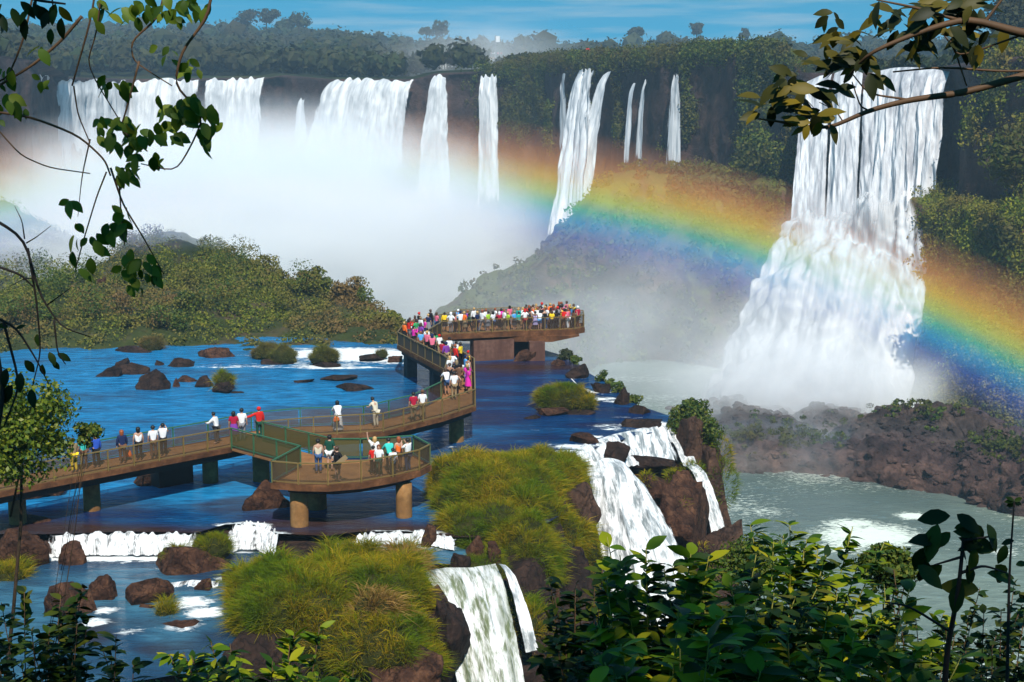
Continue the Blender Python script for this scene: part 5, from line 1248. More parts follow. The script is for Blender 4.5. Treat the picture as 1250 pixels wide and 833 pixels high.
pp(403, 575, -.2, 'dark green', 'white', None, bots='shorts', h=1.05, extra='person in a dark green shirt and white shorts on the low platform')
pp(412, 588, -.6, 'black', 'black', None, bots='shorts', hair='brown', pose='akimbo', extra='person in black holding a tan board on the low platform')
pp(458, 575, .4, 'white', 'crimson', None, pose='one_up', hair='blond', long=True, bots='skirt', extra='blond person raising an arm on the low platform')
pp(463, 582, 3.0, 'white', 'dark green', None, hair='red', long=True, bots='trousers', h=.92, extra='red haired person in white facing the viewer by the platform railing')
pp(456, 580, .2, 'red', 'black', None, h=.85, extra='short person in red behind the raised arm on the low platform')
pp(476, 577, .4, 'turquoise', 'black', None, pose='leaning', hair='dark', tops='jacket', extra='person in turquoise leaning at the right of the low platform')
pp(480, 582, .1, 'white', 'dark grey', None, h=.82, extra='child in white in front of the turquoise top on the low platform')
pp(487, 575, .6, 'orange', 'brown', None, hair='red', long=True, tops='vest', extra='person with long red hair and orange top on the low platform')
pp(498, 577, .9, 'white', 'denim blue', None, pose='photo', hair='dark', extra='person in white and blue jeans at the right end of the low platform')
def bag(px, py, dz, label, col='orange', s=.2):
    x, y = on_deck(px, py); m = MB(); V, Fa = ico(3)
    W = np.sign(V) * np.abs(V) ** .6 * np.array((s, s * .45, s * .9)); W[:, :2] *= (1 + .25 * (-W[:, 2:3] / s)); m.add(W + (x, y, DZ + dz), Fa)
    o = m.build('bag', CM[col], None, True); tag(o, label, 'bag')
    h_ = MB(); an = np.linspace(0, math.pi, 9); h_.tube(np.stack([np.cos(an) * s * .5 + x, 0 * an + y, np.sin(an) * s * 1.1 + DZ + dz + s * .7], 1), .015, 5); h_.build('strap', CM['brown'], o)
bag(156, 562, .36, 'orange bag hanging beside the red haired person in navy', 'orange', .20)
bag(411, 529, .78, 'orange bag hanging at the hip of the person in the long white dress', 'orange', .17)
x, y = on_deck(416, 590); m = MB(); m.bar((x - .12, y - .25, DZ + 1.0), (x + .32, y - .2, DZ + 1.36), .04, .22); tag(m.build('board', CM['khaki']), 'tan board held by the person in black', 'board')

# the crowd: on the climb behind the bend and on the far platform
rgc = np.random.default_rng(12)
ordn = ['first', 'second', 'third', 'fourth', 'fifth', 'sixth', 'seventh', 'eighth', 'ninth', 'tenth', 'eleventh', 'twelfth', 'thirteenth', 'fourteenth', 'fifteenth', 'sixteenth', 'seventeenth', 'eighteenth', 'nineteenth', 'twentieth', 'twenty first', 'twenty second', 'twenty third', 'twenty fourth', 'twenty fifth', 'twenty sixth', 'twenty seventh', 'twenty eighth', 'twenty ninth', 'thirtieth']
DARK = ['black', 'navy', 'dark grey', 'denim blue', 'brown', 'black', 'khaki', 'grey']
MIX = ['white', 'black', 'red', 'navy', 'pink', 'white', 'teal', 'crimson', 'dark grey', 'orange', 'white', 'purple', 'brown', 'grey', 'lavender', 'white', 'sky blue', 'black', 'magenta', 'yellow']
def someone(x, y, top, where, group, i, bottom=None, face=None):
    ps = ['standing', 'leaning', 'photo', 'akimbo', 'walking', 'standing'][int(rgc.integers(6))]
    tp = 'jacket' if rgc.random() < .3 else ('vest' if rgc.random() < .15 else 'shirt')
    bt = ['trousers', 'trousers', 'trousers', 'shorts', 'skirt'][int(rgc.integers(5))]
    hr = ['dark', 'dark', 'dark', 'brown', 'red', 'blond'][int(rgc.integers(6))]
    person(x, y, rgc.uniform(-1.2, 1.2) if face is None else face, top, bottom or DARK[int(rgc.integers(len(DARK)))], where, ps, tp, bt, hr, rgc.random() < .35, int(rgc.integers(3)), rgc.uniform(.88, 1.06), group, cap=['white', 'red', 'black', 'khaki', 'navy'][int(rgc.integers(5))] if rgc.random() < .2 else None)
GD = 'crowd on the far viewing platform'
fr = [(549, 'white', 'grey'), (554, 'pink', 'black'), (560.5, 'white', 'black'), (565.5, 'orange', 'khaki'), (571.5, 'dark green', 'black'), (581.5, 'navy', 'navy'), (588, 'white', 'grey'), (595, 'lime', 'grey'), (601, 'white', 'denim blue'), (609, 'crimson', 'black'), (615, 'white', 'khaki'), (619.5, 'lime', 'black'), (627.5, 'sky blue', 'dark grey'), (633, 'teal', 'khaki'), (640.5, 'white', 'crimson'), (647, 'dark grey', 'black'), (653.5, 'lavender', 'lavender'), (659, 'white', 'sky blue'), (666.5, 'black', 'denim blue'), (674, 'yellow', 'dark grey'), (680, 'black', 'black'), (688.5, 'red', 'brown'), (694, 'pink', 'white'), (701, 'brown', 'black'), (706, 'crimson', 'brown')]
PDa = np.array(PD[:6]); pdx = CX + F * PDa[:, 0] / PDa[:, 1]
for i, (px, c, b) in enumerate(fr):
    x = np.interp(px, pdx, PDa[:, 0]); y = np.interp(px, pdx, PDa[:, 1]) + .45
    someone(x + .02, y, c, ordn[i] + ' from left, far platform front row', GD, i, b)
for r_, (x0, x1, n, dy, nm) in enumerate([(640, 706, 17, 1.35, 'second row'), (632, 704, 17, 2.4, 'third row'), (640, 702, 12, 3.6, 'back row')]):
    for i in range(n):
        px = x0 + (x1 - x0) * (i + rgc.uniform(-.3, .3) + .5) / n; x = np.interp(px, pdx, PDa[:, 0]); y = np.interp(px, pdx, PDa[:, 1]) + dy + rgc.uniform(-.3, .3)
        if x > 5.3: x = 5.3
        someone(x, y, MIX[int(rgc.integers(len(MIX)))], ordn[i] + f' from left, far platform {nm}', GD, i)
for i, px in enumerate([557, 569, 577, 592, 604, 612, 622]):
    x = np.interp(px, pdx, PDa[:, 0]); y = np.interp(px, pdx, PDa[:, 1]) + 1.5 + rgc.uniform(0, 1.5)
    someone(x, y, MIX[int(rgc.integers(len(MIX)))], ordn[i] + ' from left behind the far platform front row', GD, i)
GC = 'visitors on the narrow climb to the far platform'
lk = [('orange', -8.0, 106.0), ('red', -7.75, 107.0), ('white', -7.6, 107.9), ('green', -7.2, 106.9), ('navy', -7.8, 108.9), ('white', -7.0, 109.3), ('magenta', -6.6, 108.2), ('navy', -6.5, 110.6), ('pink', -5.9, 111.6), ('black', -7.2, 110.6), ('yellow', -5.3, 111.9), ('brown', -7.5, 110.0), ('black', -6.4, 112.0)]
for i, (c, x, y) in enumerate(lk): x, y = level([(x, y)], 17.75)[0]; someone(x, y, c, ordn[i] + ' visitor where climb meets far platform', GC, i)
cl = ['purple', 'magenta', 'white', 'sky blue', 'green', 'pink', 'white', 'pink', 'white', 'crimson', 'white', 'purple', 'yellow', 'red']
for i, c in enumerate(cl):
    t_ = 1 - (i + .5) / len(cl); a = np.array((-3.35, 95.4)) + (np.array((-7.2, 105.4)) - np.array((-3.35, 95.4))) * t_
    a = level([a], 17.75)[0]; o_ = .55 * (-1) ** i * rgc.uniform(.5, 1.0); someone(a[0] + o_ * .9, a[1] + o_ * .35, c, ordn[i] + ' from the top of the crowded climb', GC, i)
nl = [('white', 'navy', -3.9, 93.6), ('yellow', 'black', -2.9, 94.4), ('sky blue', 'white', -3.0, 92.3), ('white', 'black', -2.8, 91.0), ('white', 'grey', -4.0, 91.4), ('black', 'black', -3.5, 90.2), ('black', 'dark grey', -3.9, 89.2), ('brown', 'brown', -3.3, 89.0), ('magenta', 'purple', -2.8, 89.4), ('magenta', 'magenta', -2.7, 87.9), ('white', 'denim blue', -4.0, 87.4), ('black', 'black', -3.4, 87.0), ('white', 'khaki', -3.5, 86.0)]
for i, (c, b, x, y) in enumerate(nl): x, y = level([(x, y)], 17.75)[0]; someone(x, y, c, ordn[i] + ' in the throng behind the bridge bend', GC, i, b)
seen = {}
for d in PEOPLE:
    lab = d['fixed']
    if not lab:
        a = 'an' if d['top'] == 'orange' else 'a'
        lab = f"person in {a} {d['top']} {d['word']}, {d['where']}"
    tag(d['o'], lab, 'person', d['group'])

# the distant lookout at the top of the falls, with its flagpole
for k, (px, py, w) in enumerate([(535, 73, 9), (560, 71, 12), (590, 71, 14)]):
    c = at_d(px, py, 470); e = empty('far_walkway', c - np.array((0, 0, 1))); tag(e, ['leftmost stretch of the pale far walkway above the falls', 'middle stretch of the pale far walkway with tiny visitors', 'right stretch of the pale far walkway by the flagpole'][k], 'walkway', 'far walkway above the falls'); bpy.context.view_layer.update()
    m = MB(); L_ = w / F * 470
    m.box(c, (L_, .6, .25)); m.build('deck', M['pier'], e)
    m = MB()
    for i in range(7): m.box(c + np.array((L_ * (i / 3 - 1), -.4, -1.6)), (.15, .15, 1.4))
    for i in range(7): m.box(c + np.array((L_ * (i / 3 - 1), -.5, .85)), (.06, .06, .6))
    m.bar(c + (-L_, -.5, 1.45), c + (L_, -.5, 1.45), .15, .15); m.build('railing', CM['white'], e)
k = 0
for px in np.linspace(526, 612, 22):
    c = at_d(px, 70.5, 470); x, y, zz = c
    top = ['red', 'white', 'pink', 'crimson', 'white', 'orange'][k % 6]
    b = person(x, y + rng.uniform(-.3, .3), 0, top, 'black', None, z=zz + .1, group='tiny visitors on the far walkway', h=1.05, extra=None); k += 1
    d = PEOPLE[-1]; tag(d['o'], f'tiny visitor in {top}, {ordn[k - 1]} from left on the pale far walkway', 'person', 'tiny visitors on the far walkway')
c = at_d(605, 72, 468); e = empty('flagpole', c); tag(e, 'thin flagpole with a white flag above the far walkway', 'flagpole'); bpy.context.view_layer.update()
m = MB(); m.tube([c + (0, 0, -2), c + (0, 0, 7.5)], .13, 6); m.build('pole', CM['grey'], e)
V = np.array([(x * 1.3, .12 * math.sin(x * 4), z * 1.9) for x in np.linspace(0, 1, 7) for z in (0, 1)]) + c + (.1, 0, 5.3)
mesh('flag', V, grid_faces(7, 2), CM['white'], e)
c = at_d(717, 72, 378); e = empty('lookout_hut', c); tag(e, 'tiny red roofed lookout shelter on the cliff top above the thin falls', 'shelter'); bpy.context.view_layer.update()
m = MB(); m.box(c + (0, 0, 1), (1.0, .8, 1.0)); m.build('wall', CM['grey'], e)
m = MB(); V = [(-1.3, -1, 2), (1.3, -1, 2), (1.3, 1, 2), (-1.3, 1, 2), (0, 0, 2.9)]; m.add(np.array(V) + c, [(0, 1, 4), (1, 2, 4), (2, 3, 4), (3, 0, 4)]); m.build('roof', CM['red'], e)
# ------------------------------------------------------------------ foreground plants
def leaf_shape(L, W, fold=.25, curl=.25):
    """one pointed leaf along +x, folded along its midrib and curling down; root at the origin"""
    xs = np.array([0, .12, .32, .55, .78, 1.0]); ws = np.array([.04, .55, .95, 1.0, .62, .0]) * W / 2
    z = -curl * L * xs ** 2
    mid = np.stack([xs * L, 0 * xs, z], 1); a = np.stack([xs * L, ws, z + fold * ws], 1); b = np.stack([xs * L, -ws, z + fold * ws], 1)
    V = np.concatenate([mid, a, b]); n = len(xs); Fq = []
    for i in range(n - 1):
        Fq += [(i, i + 1, n + i + 1, n + i), (i + 1, i, 2 * n + i, 2 * n + i + 1)]
    return V, np.array(Fq)
def place_leaves(P, D, U, L, W, fold=.25, curl=.25):
    """many leaves: root P, direction D, upper side U, length L (n,)"""
    V0, F0 = leaf_shape(1.0, W, fold, curl); n = len(P)
    D = D / np.linalg.norm(D, axis=1)[:, None]; S = np.cross(U, D); S /= np.linalg.norm(S, axis=1)[:, None] + 1e-9; N = np.cross(D, S)
    L = np.asarray(L)[:, None, None]
    V = P[:, None] + L * (V0[None, :, 0:1] * D[:, None] + V0[None, :, 1:2] * S[:, None] + V0[None, :, 2:3] * N[:, None])
    return V.reshape(-1, 3), (F0[None] + (np.arange(n) * len(V0))[:, None, None]).reshape(-1, 4)
M['leaf_vine'] = leaf_mat('vine_leaves', [(0.035, 0.07, 0.008), (0.06, 0.11, 0.010), (0.11, 0.16, 0.012), (0.16, 0.19, 0.02)], 0.30, 0.5, 0.2)
M['leaf_branch'] = leaf_mat('branch_leaves', [(0.014, 0.018, 0.006), (0.030, 0.034, 0.008), (0.07, 0.06, 0.010), (0.17, 0.12, 0.010)], 0.15, 0.5, 0.15)
M['leaf_broad'] = leaf_mat('broad_leaves', [(0.012, 0.032, 0.005), (0.03, 0.075, 0.007), (0.08, 0.15, 0.008), (0.19, 0.23, 0.008), (0.32, 0.28, 0.010)], 0.22, 0.5, 0.12)  # the yellow tones paint sunlit patches into the leaves
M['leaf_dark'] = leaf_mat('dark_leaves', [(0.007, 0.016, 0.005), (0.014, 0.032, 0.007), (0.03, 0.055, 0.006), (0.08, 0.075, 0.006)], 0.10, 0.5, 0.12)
M['leaf_tree'] = leaf_mat('sunlit_tree_leaves', [(0.03, 0.06, 0.006), (0.07, 0.12, 0.008), (0.14, 0.18, 0.010), (0.22, 0.22, 0.015)], 0.25, 0.5, 0.3)
M['twig'] = plain('brown_twig', (0.09, 0.045, 0.018), .7, .4, 6)
M['twig_dark'] = plain('dark_twig', (0.018, 0.012, 0.009), .8, .4, 6)
M['twig_green'] = plain('yellow_green_stem', (0.22, 0.20, 0.03), .6, .3, 6)

# hillside under the viewer, steeper than the lowest line of sight
X, Y = np.meshgrid(np.linspace(-60, 60, 90), np.linspace(-30, 50, 90), indexing='ij')
zz = np.interp(Y, [-30, -3, 1.5, 3, 6, 15, 38, 50], [24, 18.6, 18.2, 15.8, 13.6, 6.5, -8, -12]) + 0
P = np.stack([X, Y, zz], -1).reshape(-1, 3); P[:, 2] += fbm(P * .25, 4, 501) * .9 * smooth(P[:, 1], 2, 6)
tag(mesh('hillside', P, grid_faces(90, 90), M['soil']), kind='structure')

def bush(label, px, py, d, w, h, nst, nlf, L, W, mat, stem, seed, name='broad_leaf_bush', spread=.9, root_dz=2.6, group='bushes at the foot of the viewpoint', ramp_=1.0, droop=-.15):
    """stems fan up from a root; leaves stand off the stems all round, larger below the tips"""
    rg = np.random.default_rng(seed); c = at_d(px, py, d); root = c - np.array((0, -.3, root_dz))
    e = empty(name, root); tag(e, label, 'bush', group); bpy.context.view_layer.update()
    mb = MB(); LP, LD, LU, LL = [], [], [], []
    for s in range(nst):
        tip = c + np.array((rg.uniform(-1, 1) * w, rg.uniform(-1, 1) * w * .8, rg.uniform(-.5, 1) * h))
        bend = rg.normal(size=3) * .12 * h
        t = np.linspace(0, 1, 9)[:, None]
        ln = root + (tip - root) * t + np.sin(t * math.pi) * bend + np.array((tip[0] - root[0], tip[1] - root[1], 0)) * (-.25 * np.sin(t * math.pi))
        mb.tube(ln, np.linspace(.012, .003, 9) * (L / .14) ** .5, 5)
        k = int(nlf * 1.9) // nst; tt = 1 - np.abs(rg.normal(size=k)) * .24; tt = np.clip(tt, .15, 1)
        p = np.stack([np.interp(tt, t[:, 0], ln[:, q]) for q in range(3)], 1)
        ax = (tip - root) / np.linalg.norm(tip - root)
        ph = rg.uniform(0, 6.28, k); d_ = np.stack([np.cos(ph), np.sin(ph), rg.uniform(-.45, .55, k) + droop], 1) + ax * .5
        LP.append(p); LD.append(d_); LU.append(np.array((0, 0, 1)) + rg.normal(size=(k, 3)) * .35); LL.append(L * rg.uniform(.45, 1.25, k))
    mb.build('stems', M[stem], e, True)
    V, Fa = place_leaves(np.concatenate(LP), np.concatenate(LD), np.concatenate(LU), np.concatenate(LL), W, .2, .22)
    mesh('leaves', V, Fa, M[mat], e, True)
    return e
# right hand mass of broad leaves
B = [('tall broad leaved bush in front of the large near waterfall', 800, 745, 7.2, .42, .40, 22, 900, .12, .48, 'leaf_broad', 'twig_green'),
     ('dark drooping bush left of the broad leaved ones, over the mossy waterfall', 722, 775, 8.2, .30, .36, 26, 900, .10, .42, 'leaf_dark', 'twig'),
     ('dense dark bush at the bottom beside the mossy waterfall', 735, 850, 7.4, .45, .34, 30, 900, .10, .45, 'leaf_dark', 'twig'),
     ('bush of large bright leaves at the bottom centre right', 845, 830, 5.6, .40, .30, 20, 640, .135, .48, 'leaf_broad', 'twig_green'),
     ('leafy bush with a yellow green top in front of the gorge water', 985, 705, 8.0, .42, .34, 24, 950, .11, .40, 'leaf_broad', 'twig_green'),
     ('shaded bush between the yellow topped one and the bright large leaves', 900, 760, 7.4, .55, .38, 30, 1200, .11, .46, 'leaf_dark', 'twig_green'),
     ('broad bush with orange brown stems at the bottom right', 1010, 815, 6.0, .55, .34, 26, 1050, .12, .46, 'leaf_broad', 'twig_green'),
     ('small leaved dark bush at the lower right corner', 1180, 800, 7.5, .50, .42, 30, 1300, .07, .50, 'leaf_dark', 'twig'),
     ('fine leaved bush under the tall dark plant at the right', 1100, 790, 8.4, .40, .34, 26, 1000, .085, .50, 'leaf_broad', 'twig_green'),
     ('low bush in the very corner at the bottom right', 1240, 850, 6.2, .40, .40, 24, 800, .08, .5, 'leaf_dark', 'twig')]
for k, a in enumerate(B): bush(*a, seed=700 + k)
# dull small leaved shrubs seen between them and the gorge
for k, (px, py, d, r, lb) in enumerate([(915, 690, 22, .75, 'dusty fine twigged shrub below the brink rock'), (1085, 695, 16, .40, 'rounded olive shrub in front of the gorge rapids')]):
    b = at_d(px, py, d); tree('fine_shrub', lb, 'shrub', b - np.array((0, 0, 3)), 3.4, r, 40, 90, .035, 'leaf_bush', None, .04, b, .8, .4, seed=720 + k)
# tall dark plant at the right edge
def stemmed(name, label, cat, stems, leaves, mat, stem, group=None):
    """stems: (list of pixel points with depth, radius0, radius1); leaves: (px, py, d, angle on the picture in degrees, length, tilt)"""
    c = at_d(*stems[0][0][0]); e = empty(name, c); tag(e, label, cat, group); bpy.context.view_layer.update()
    mb = MB()
    for pts, r0, r1 in stems:
        P = np.array([at_d(*p) for p in pts]); k = max(6, len(P) * 4); t = np.linspace(0, len(P) - 1, k)
        Q = np.stack([np.interp(t, np.arange(len(P)), P[:, i]) for i in range(3)], 1)
        for _ in range(2): Q[1:-1] = (Q[:-2] + 2 * Q[1:-1] + Q[2:]) / 4
        mb.tube(Q, np.linspace(r0, r1, k), 7)
    mb.build('stem', M[stem], e, True)
    rg = np.random.default_rng(len(leaves)); LP, LD, LU, LL = [], [], [], []
    for px, py, d, ang, L_, tilt in leaves:
        LP.append(at_d(px, py, d)); a = R(ang); LD.append((math.cos(a), rg.uniform(-.5, .5), math.sin(a))); LU.append((rg.normal() * .3, -math.sin(R(tilt)) + rg.normal() * .2, math.cos(R(tilt)) + .2)); LL.append(L_)
    V, Fa = place_leaves(np.array(LP), np.array(LD), np.array(LU), LL, W_(mat), .22, .22)
    mesh('leaves', V, Fa, M[mat], e, True)
    return e
def W_(m): return {'leaf_vine': .58, 'leaf_branch': .46, 'leaf_dark': .48}.get(m, .5)
rg = np.random.default_rng(31)
lv = []
for px, py in [(1165, 645), (1140, 650), (1190, 650), (1150, 690), (1170, 670), (1200, 665), (1215, 672), (1130, 685), (1185, 640), (1160, 630), (1205, 700), (1140, 660), (1120, 690), (1180, 690), (1228, 665), (1195, 720), (1150, 665), (1205, 640), (1168, 628), (1130, 668), (1215, 690), (1188, 668), (1175, 655), (1145, 640), (1175, 712), (1160, 650), (1205, 650)]:
    lv.append((px, py, 5.2, rg.uniform(-200, 20), rg.uniform(.08, .15), rg.uniform(5, 95)))
stemmed('tall_dark_plant', 'tall dark plant with big silhouetted leaves at the right edge above the gorge', 'plant',
        [([(1150, 900, 5.4), (1155, 800, 5.3), (1170, 720, 5.2), (1178, 640, 5.2)], .014, .006), ([(1172, 700, 5.2), (1200, 690, 5.2), (1230, 700, 5.2)], .007, .003), ([(1174, 680, 5.2), (1140, 690, 5.2)], .006, .003), ([(1176, 660, 5.2), (1210, 655, 5.2)], .006, .003), ([(1158, 770, 5.3), (1110, 740, 5.2), (1080, 735, 5.2)], .006, .003)], lv, 'leaf_dark', 'twig_dark')
lv = [(1238, 612, 5.0, rg.uniform(0, 360), .035, 60) for _ in range(9)] + [(1238, y, 5.0, 180 + 20 * (-1) ** y, .05, 50) for y in (660, 707, 760)] + [(1240, y, 5, 10, .05, 50) for y in (690, 735)]
stemmed('seed_stalk', 'thin dark stalk with a seed head rising at the far right edge', 'plant', [([(1228, 900, 5), (1230, 800, 5), (1232, 700, 5), (1238, 612, 5)], .008, .003)], lv, 'leaf_dark', 'twig_dark')
# bottom left mass
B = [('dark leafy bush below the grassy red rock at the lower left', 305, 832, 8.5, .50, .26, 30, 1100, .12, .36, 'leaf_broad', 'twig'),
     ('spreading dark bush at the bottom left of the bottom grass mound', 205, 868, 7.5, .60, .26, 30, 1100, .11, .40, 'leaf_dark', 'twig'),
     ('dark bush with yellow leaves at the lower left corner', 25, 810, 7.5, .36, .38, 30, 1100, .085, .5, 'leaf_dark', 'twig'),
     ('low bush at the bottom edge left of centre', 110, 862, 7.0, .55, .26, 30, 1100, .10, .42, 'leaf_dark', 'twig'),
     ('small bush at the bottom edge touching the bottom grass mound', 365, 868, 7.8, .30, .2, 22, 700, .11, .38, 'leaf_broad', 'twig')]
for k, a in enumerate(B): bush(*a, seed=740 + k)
mound('bank_grass', 'sunlit yellow grass on the rock at the left edge', [(at_d(10, 708, 62), (1.1, .9, .7))], 760, .35, .03, 320, -.3, cat='grass clump')
# leafy tree at the left edge
b = at_d(30, 530, 30)
tree('leafy_tree', 'bright green leafy tree at the left edge, in front of the footbridge', 'tree', (b[0] - 1.7, 31, 0.0), 15.0, 1.5, 80, 150, .055, 'leaf_tree', None, .07, (b[0] - .25, 30, b[2] + .05), .95, .34, limbs=3, seed=770)
b = at_d(105, 530, 30)
tree('leafy_tree', 'small pale green leafy spray just right of the left edge tree', 'tree', (b[0] - 3.2, 31, 0), 13, .38, 12, 60, .05, 'leaf_bush', None, .02, b, .8, .4, seed=771)
# bare twigs at the left edge
tw = [([(-30, 255, 5.5), (30, 290, 5.5), (48, 360, 5.5), (75, 400, 5.5), (112, 412, 5.5)], .007, .002), ([(-20, 320, 5.5), (25, 335, 5.5), (40, 350, 5.5)], .006, .003), ([(34, 303, 5.5), (45, 370, 5.5), (50, 430, 5.5), (40, 470, 5.5)], .005, .002), ([(-20, 380, 5.5), (20, 400, 5.5), (45, 440, 5.5), (60, 470, 5.5)], .006, .002),
      ([(30, 292, 5.5), (27, 270, 5.5), (18, 252, 5.5)], .003, .001), ([(58, 372, 5.5), (72, 362, 5.5), (88, 350, 5.5)], .003, .001), ([(43, 340, 5.5), (30, 340, 5.5), (12, 350, 5.5)], .003, .001), ([(32, 297, 5.5), (44, 290, 5.5), (62, 276, 5.5)], .003, .001), ([(-10, 560, 5.5), (5, 480, 5.5), (-8, 400, 5.5)], .012, .006), ([(66, 391, 5.5), (70, 430, 5.5), (80, 445, 5.5)], .004, .002), ([(4, 392, 5.5), (25, 470, 5.5), (5, 520, 5.5)], .006, .003)]
lv = [(px, py, 5.5, a, L_, 60) for px, py, a, L_ in [(45, 408, -80, .05), (60, 430, -60, .06), (70, 432, -30, .06), (52, 445, -100, .06), (25, 455, -90, .08), (15, 470, -120, .09), (10, 400, 160, .05), (20, 402, 30, .04), (38, 475, -80, .08), (30, 440, -60, .07), (65, 440, -70, .05), (8, 450, -100, .08)]]
stemmed('bare_twig', 'dark bare twig with a few black leaves hanging over the left river', 'twig', tw, lv, 'leaf_dark', 'twig_dark')
# hanging vine, upper left; its stems come down from the tree over the viewer
vn = [([(262, -40, 5), (255, 20, 5), (222, 62, 5), (212, 105, 5), (250, 140, 5), (235, 175, 5), (215, 210, 5), (172, 200, 5)], .006, .002), ([(205, -40, 5), (196, 20, 5), (160, 50, 5), (162, 75, 5), (210, 105, 5)], .005, .002),
      ([(120, -40, 5), (112, 20, 5), (88, 105, 5)], .004, .003), ([(125, -20, 5), (118, 40, 5), (105, 80, 5), (160, 170, 5)], .003, .002), ([(-20, 135, 5), (35, 142, 5), (95, 165, 5), (128, 195, 5), (135, 215, 5)], .005, .003),
      ([(135, 205, 5), (150, 250, 5), (175, 290, 5), (200, 335, 5)], .004, .002), ([(130, 210, 5), (118, 240, 5), (100, 300, 5), (92, 330, 5)], .003, .002), ([(45, -30, 5), (30, 45, 5), (10, 95, 5), (-15, 105, 5)], .004, .003), ([(100, 20, 5), (75, 50, 5), (40, 80, 5), (-10, 110, 5)], .006, .004),
      ([(-10, 150, 5), (25, 190, 5), (60, 205, 5), (110, 212, 5)], .003, .002), ([(110, 170, 5), (100, 215, 5), (95, 265, 5)], .003, .001), ([(90, 105, 5), (95, 140, 5), (110, 175, 5)], .003, .002), ([(170, 75, 5), (150, 150, 5), (142, 160, 5)], .004, .002), ([(140, 150, 5), (160, 170, 5), (180, 185, 5)], .003, .002), ([(145, 215, 5), (148, 265, 5), (152, 300, 5)], .003, .002)]
lp = []
for cx_, cy_, n_, sx, sy in [(225, 130, 34, 32, 22), (250, 150, 20, 16, 25), (212, 150, 12, 14, 20), (150, 160, 16, 22, 16), (178, 165, 9, 14, 10), (150, 205, 12, 16, 12), (165, 195, 6, 8, 10), (130, 100, 6, 8, 8), (148, 108, 5, 7, 9), (128, 145, 7, 10, 10), (232, 80, 7, 8, 14), (205, 65, 5, 10, 14), (192, 200, 5, 6, 12), (165, 330, 14, 16, 18), (120, 290, 8, 12, 18), (90, 290, 5, 6, 18), (135, 275, 9, 10, 20), (152, 265, 4, 5, 12), (180, 325, 9, 9, 16), (85, 245, 3, 5, 4), (48, 60, 3, 6, 6), (60, 95, 3, 10, 8), (15, 118, 9, 14, 20), (5, 90, 7, 10, 16), (125, 12, 9, 12, 14), (155, 15, 6, 12, 12), (190, 8, 14, 26, 12), (230, 5, 10, 24, 10), (215, 18, 6, 12, 10), (155, 150, 4, 6, 6), (100, 330, 4, 6, 8)]:
    for _ in range(n_): lp.append((cx_ + rg.normal() * sx * .6, cy_ + rg.normal() * sy * .6, 5 + rg.normal() * .06, rg.uniform(-160, -20), rg.uniform(.032, .072), rg.uniform(10, 110)))
stemmed('hanging_vine', 'hanging vine with heart shaped green leaves at the upper left', 'vine', vn, lp, 'leaf_vine', 'twig')
lp = [(px, py, 4.6, rg.uniform(-140, -40), rg.uniform(.04, .075), 70) for px, py in [(2, 5), (15, 10), (25, 2), (35, 12), (45, 0), (58, 15), (68, 5), (75, 22), (8, 28), (30, 25), (62, 35), (50, 8), (20, 18), (-5, 15), (66, 12), (72, 8), (3, 20), (40, 5)]]
stemmed('leafy_sprig', 'dark leaf tips dangling at the upper left corner', 'twig', [([(-30, -30, 4.6), (40, 0, 4.6), (80, 5, 4.6)], .008, .003), ([(60, -30, 4.6), (65, 10, 4.6)], .004, .002)], lp, 'leaf_dark', 'twig_dark')
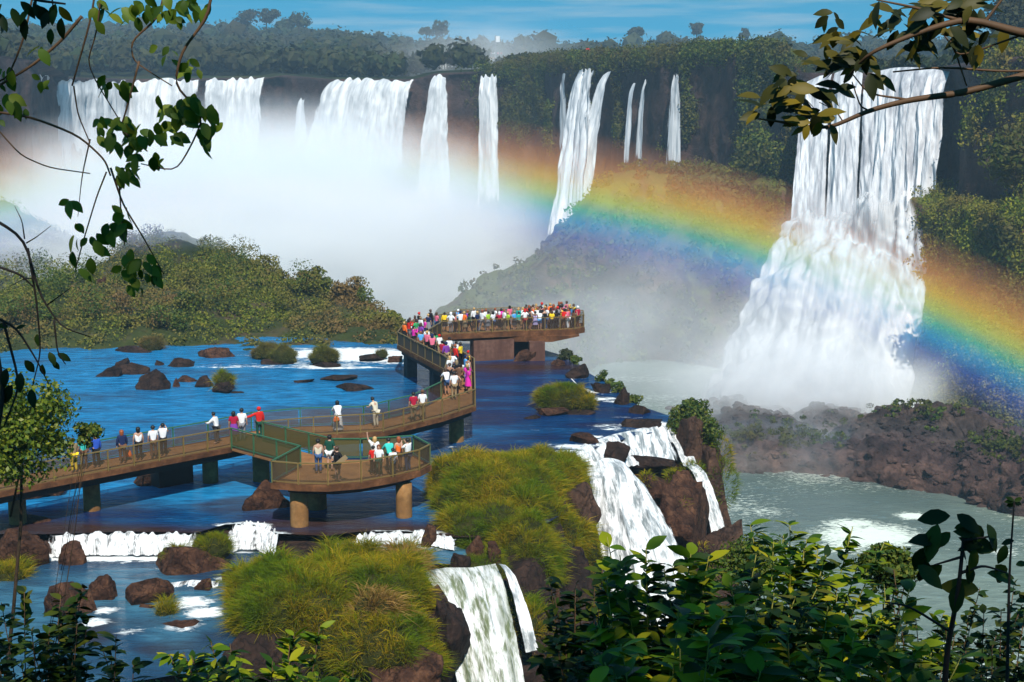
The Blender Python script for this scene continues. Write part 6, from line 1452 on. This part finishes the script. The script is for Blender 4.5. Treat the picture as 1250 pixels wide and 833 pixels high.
# overhanging branch, upper right
br = [([(1330, 70, 7), (1250, 92, 7), (1180, 113, 7), (1110, 122, 7), (1060, 135, 7), (1010, 158, 7), (960, 150, 7), (925, 145, 7)], .022, .004), ([(1320, 50, 6.8), (1250, 42, 6.8), (1180, 22, 6.8), (1120, 40, 6.8), (1060, 65, 6.8), (1030, 100, 7)], .026, .004), ([(1110, 122, 7), (1060, 115, 7), (1040, 90, 7)], .006, .003), ([(1330, 82, 7.1), (1230, 88, 7.1), (1150, 82, 7.1), (1090, 88, 7.1)], .007, .004),
      ([(1060, 135, 7), (1050, 130, 7), (1040, 100, 7)], .005, .003), ([(1010, 158, 7), (1000, 150, 7), (975, 140, 7)], .005, .002), ([(1170, 25, 6.8), (1120, 10, 6.8), (1070, 0, 6.8)], .009, .004), ([(1250, 42, 6.8), (1170, 70, 6.9), (1160, 50, 6.9)], .005, .003), ([(1180, 105, 7), (1165, 60, 7), (1150, 40, 7)], .004, .003), ([(1200, 30, 6.8), (1230, -10, 6.8)], .008, .006), ([(1030, 150, 7), (1020, 135, 7), (1000, 125, 7)], .004, .002)]
lp = []
for cx_, cy_, n_, sx, sy in [(1035, 45, 16, 30, 25), (1010, 20, 5, 20, 8), (1050, 70, 14, 28, 14), (1000, 75, 8, 22, 10), (960, 95, 8, 22, 12), (935, 130, 8, 16, 12), (975, 118, 16, 26, 14), (1000, 140, 8, 16, 14), (985, 152, 5, 12, 8), (1095, 30, 12, 24, 18), (1130, 10, 14, 24, 12), (1155, 18, 14, 26, 14), (1175, 45, 10, 22, 14), (1200, 35, 9, 18, 12), (1110, 55, 8, 22, 8), (1070, 92, 4, 14, 5), (1180, 5, 14, 24, 8), (1195, 55, 5, 12, 8), (1020, 108, 5, 14, 8), (1075, 12, 6, 14, 8)]:
    for _ in range(n_): lp.append((cx_ + rg.normal() * sx * .55, cy_ + rg.normal() * sy * .55, 6.95 + rg.normal() * .10, rg.choice([rg.uniform(150, 215), rg.uniform(-60, 20), rg.uniform(200, 290)]), rg.uniform(.075, .14), rg.uniform(20, 85)))
stemmed('overhanging_branch', 'overhanging branch with dark and yellow leaves at the upper right', 'branch', br, lp, 'leaf_branch', 'twig')
# the tree that stands behind the viewer and shades the bushes
def shade(label, base, h, c, r, n, leaf, seed):
    tree('shade_tree', label, 'tree', base, h, r, n, 60, leaf, 'leaf_dark', 'trees behind the viewpoint', .25, c, .6, .30, 10, seed)
shade('tall shade tree behind the viewpoint on the right', (3.5, -9.5, 19), 13, (2.4, -4.4, 28.6), 3.2, 36, .13, 801)
shade('wide shade tree close behind the viewpoint', (0.5, -8.5, 19), 12, (0.3, -3.4, 27.0), 2.6, 38, .13, 803)
shade('tall shade tree behind the viewpoint on the left', (-4.5, -9.5, 19), 13, (-2.4, -4.4, 28.6), 3.2, 46, .13, 802)
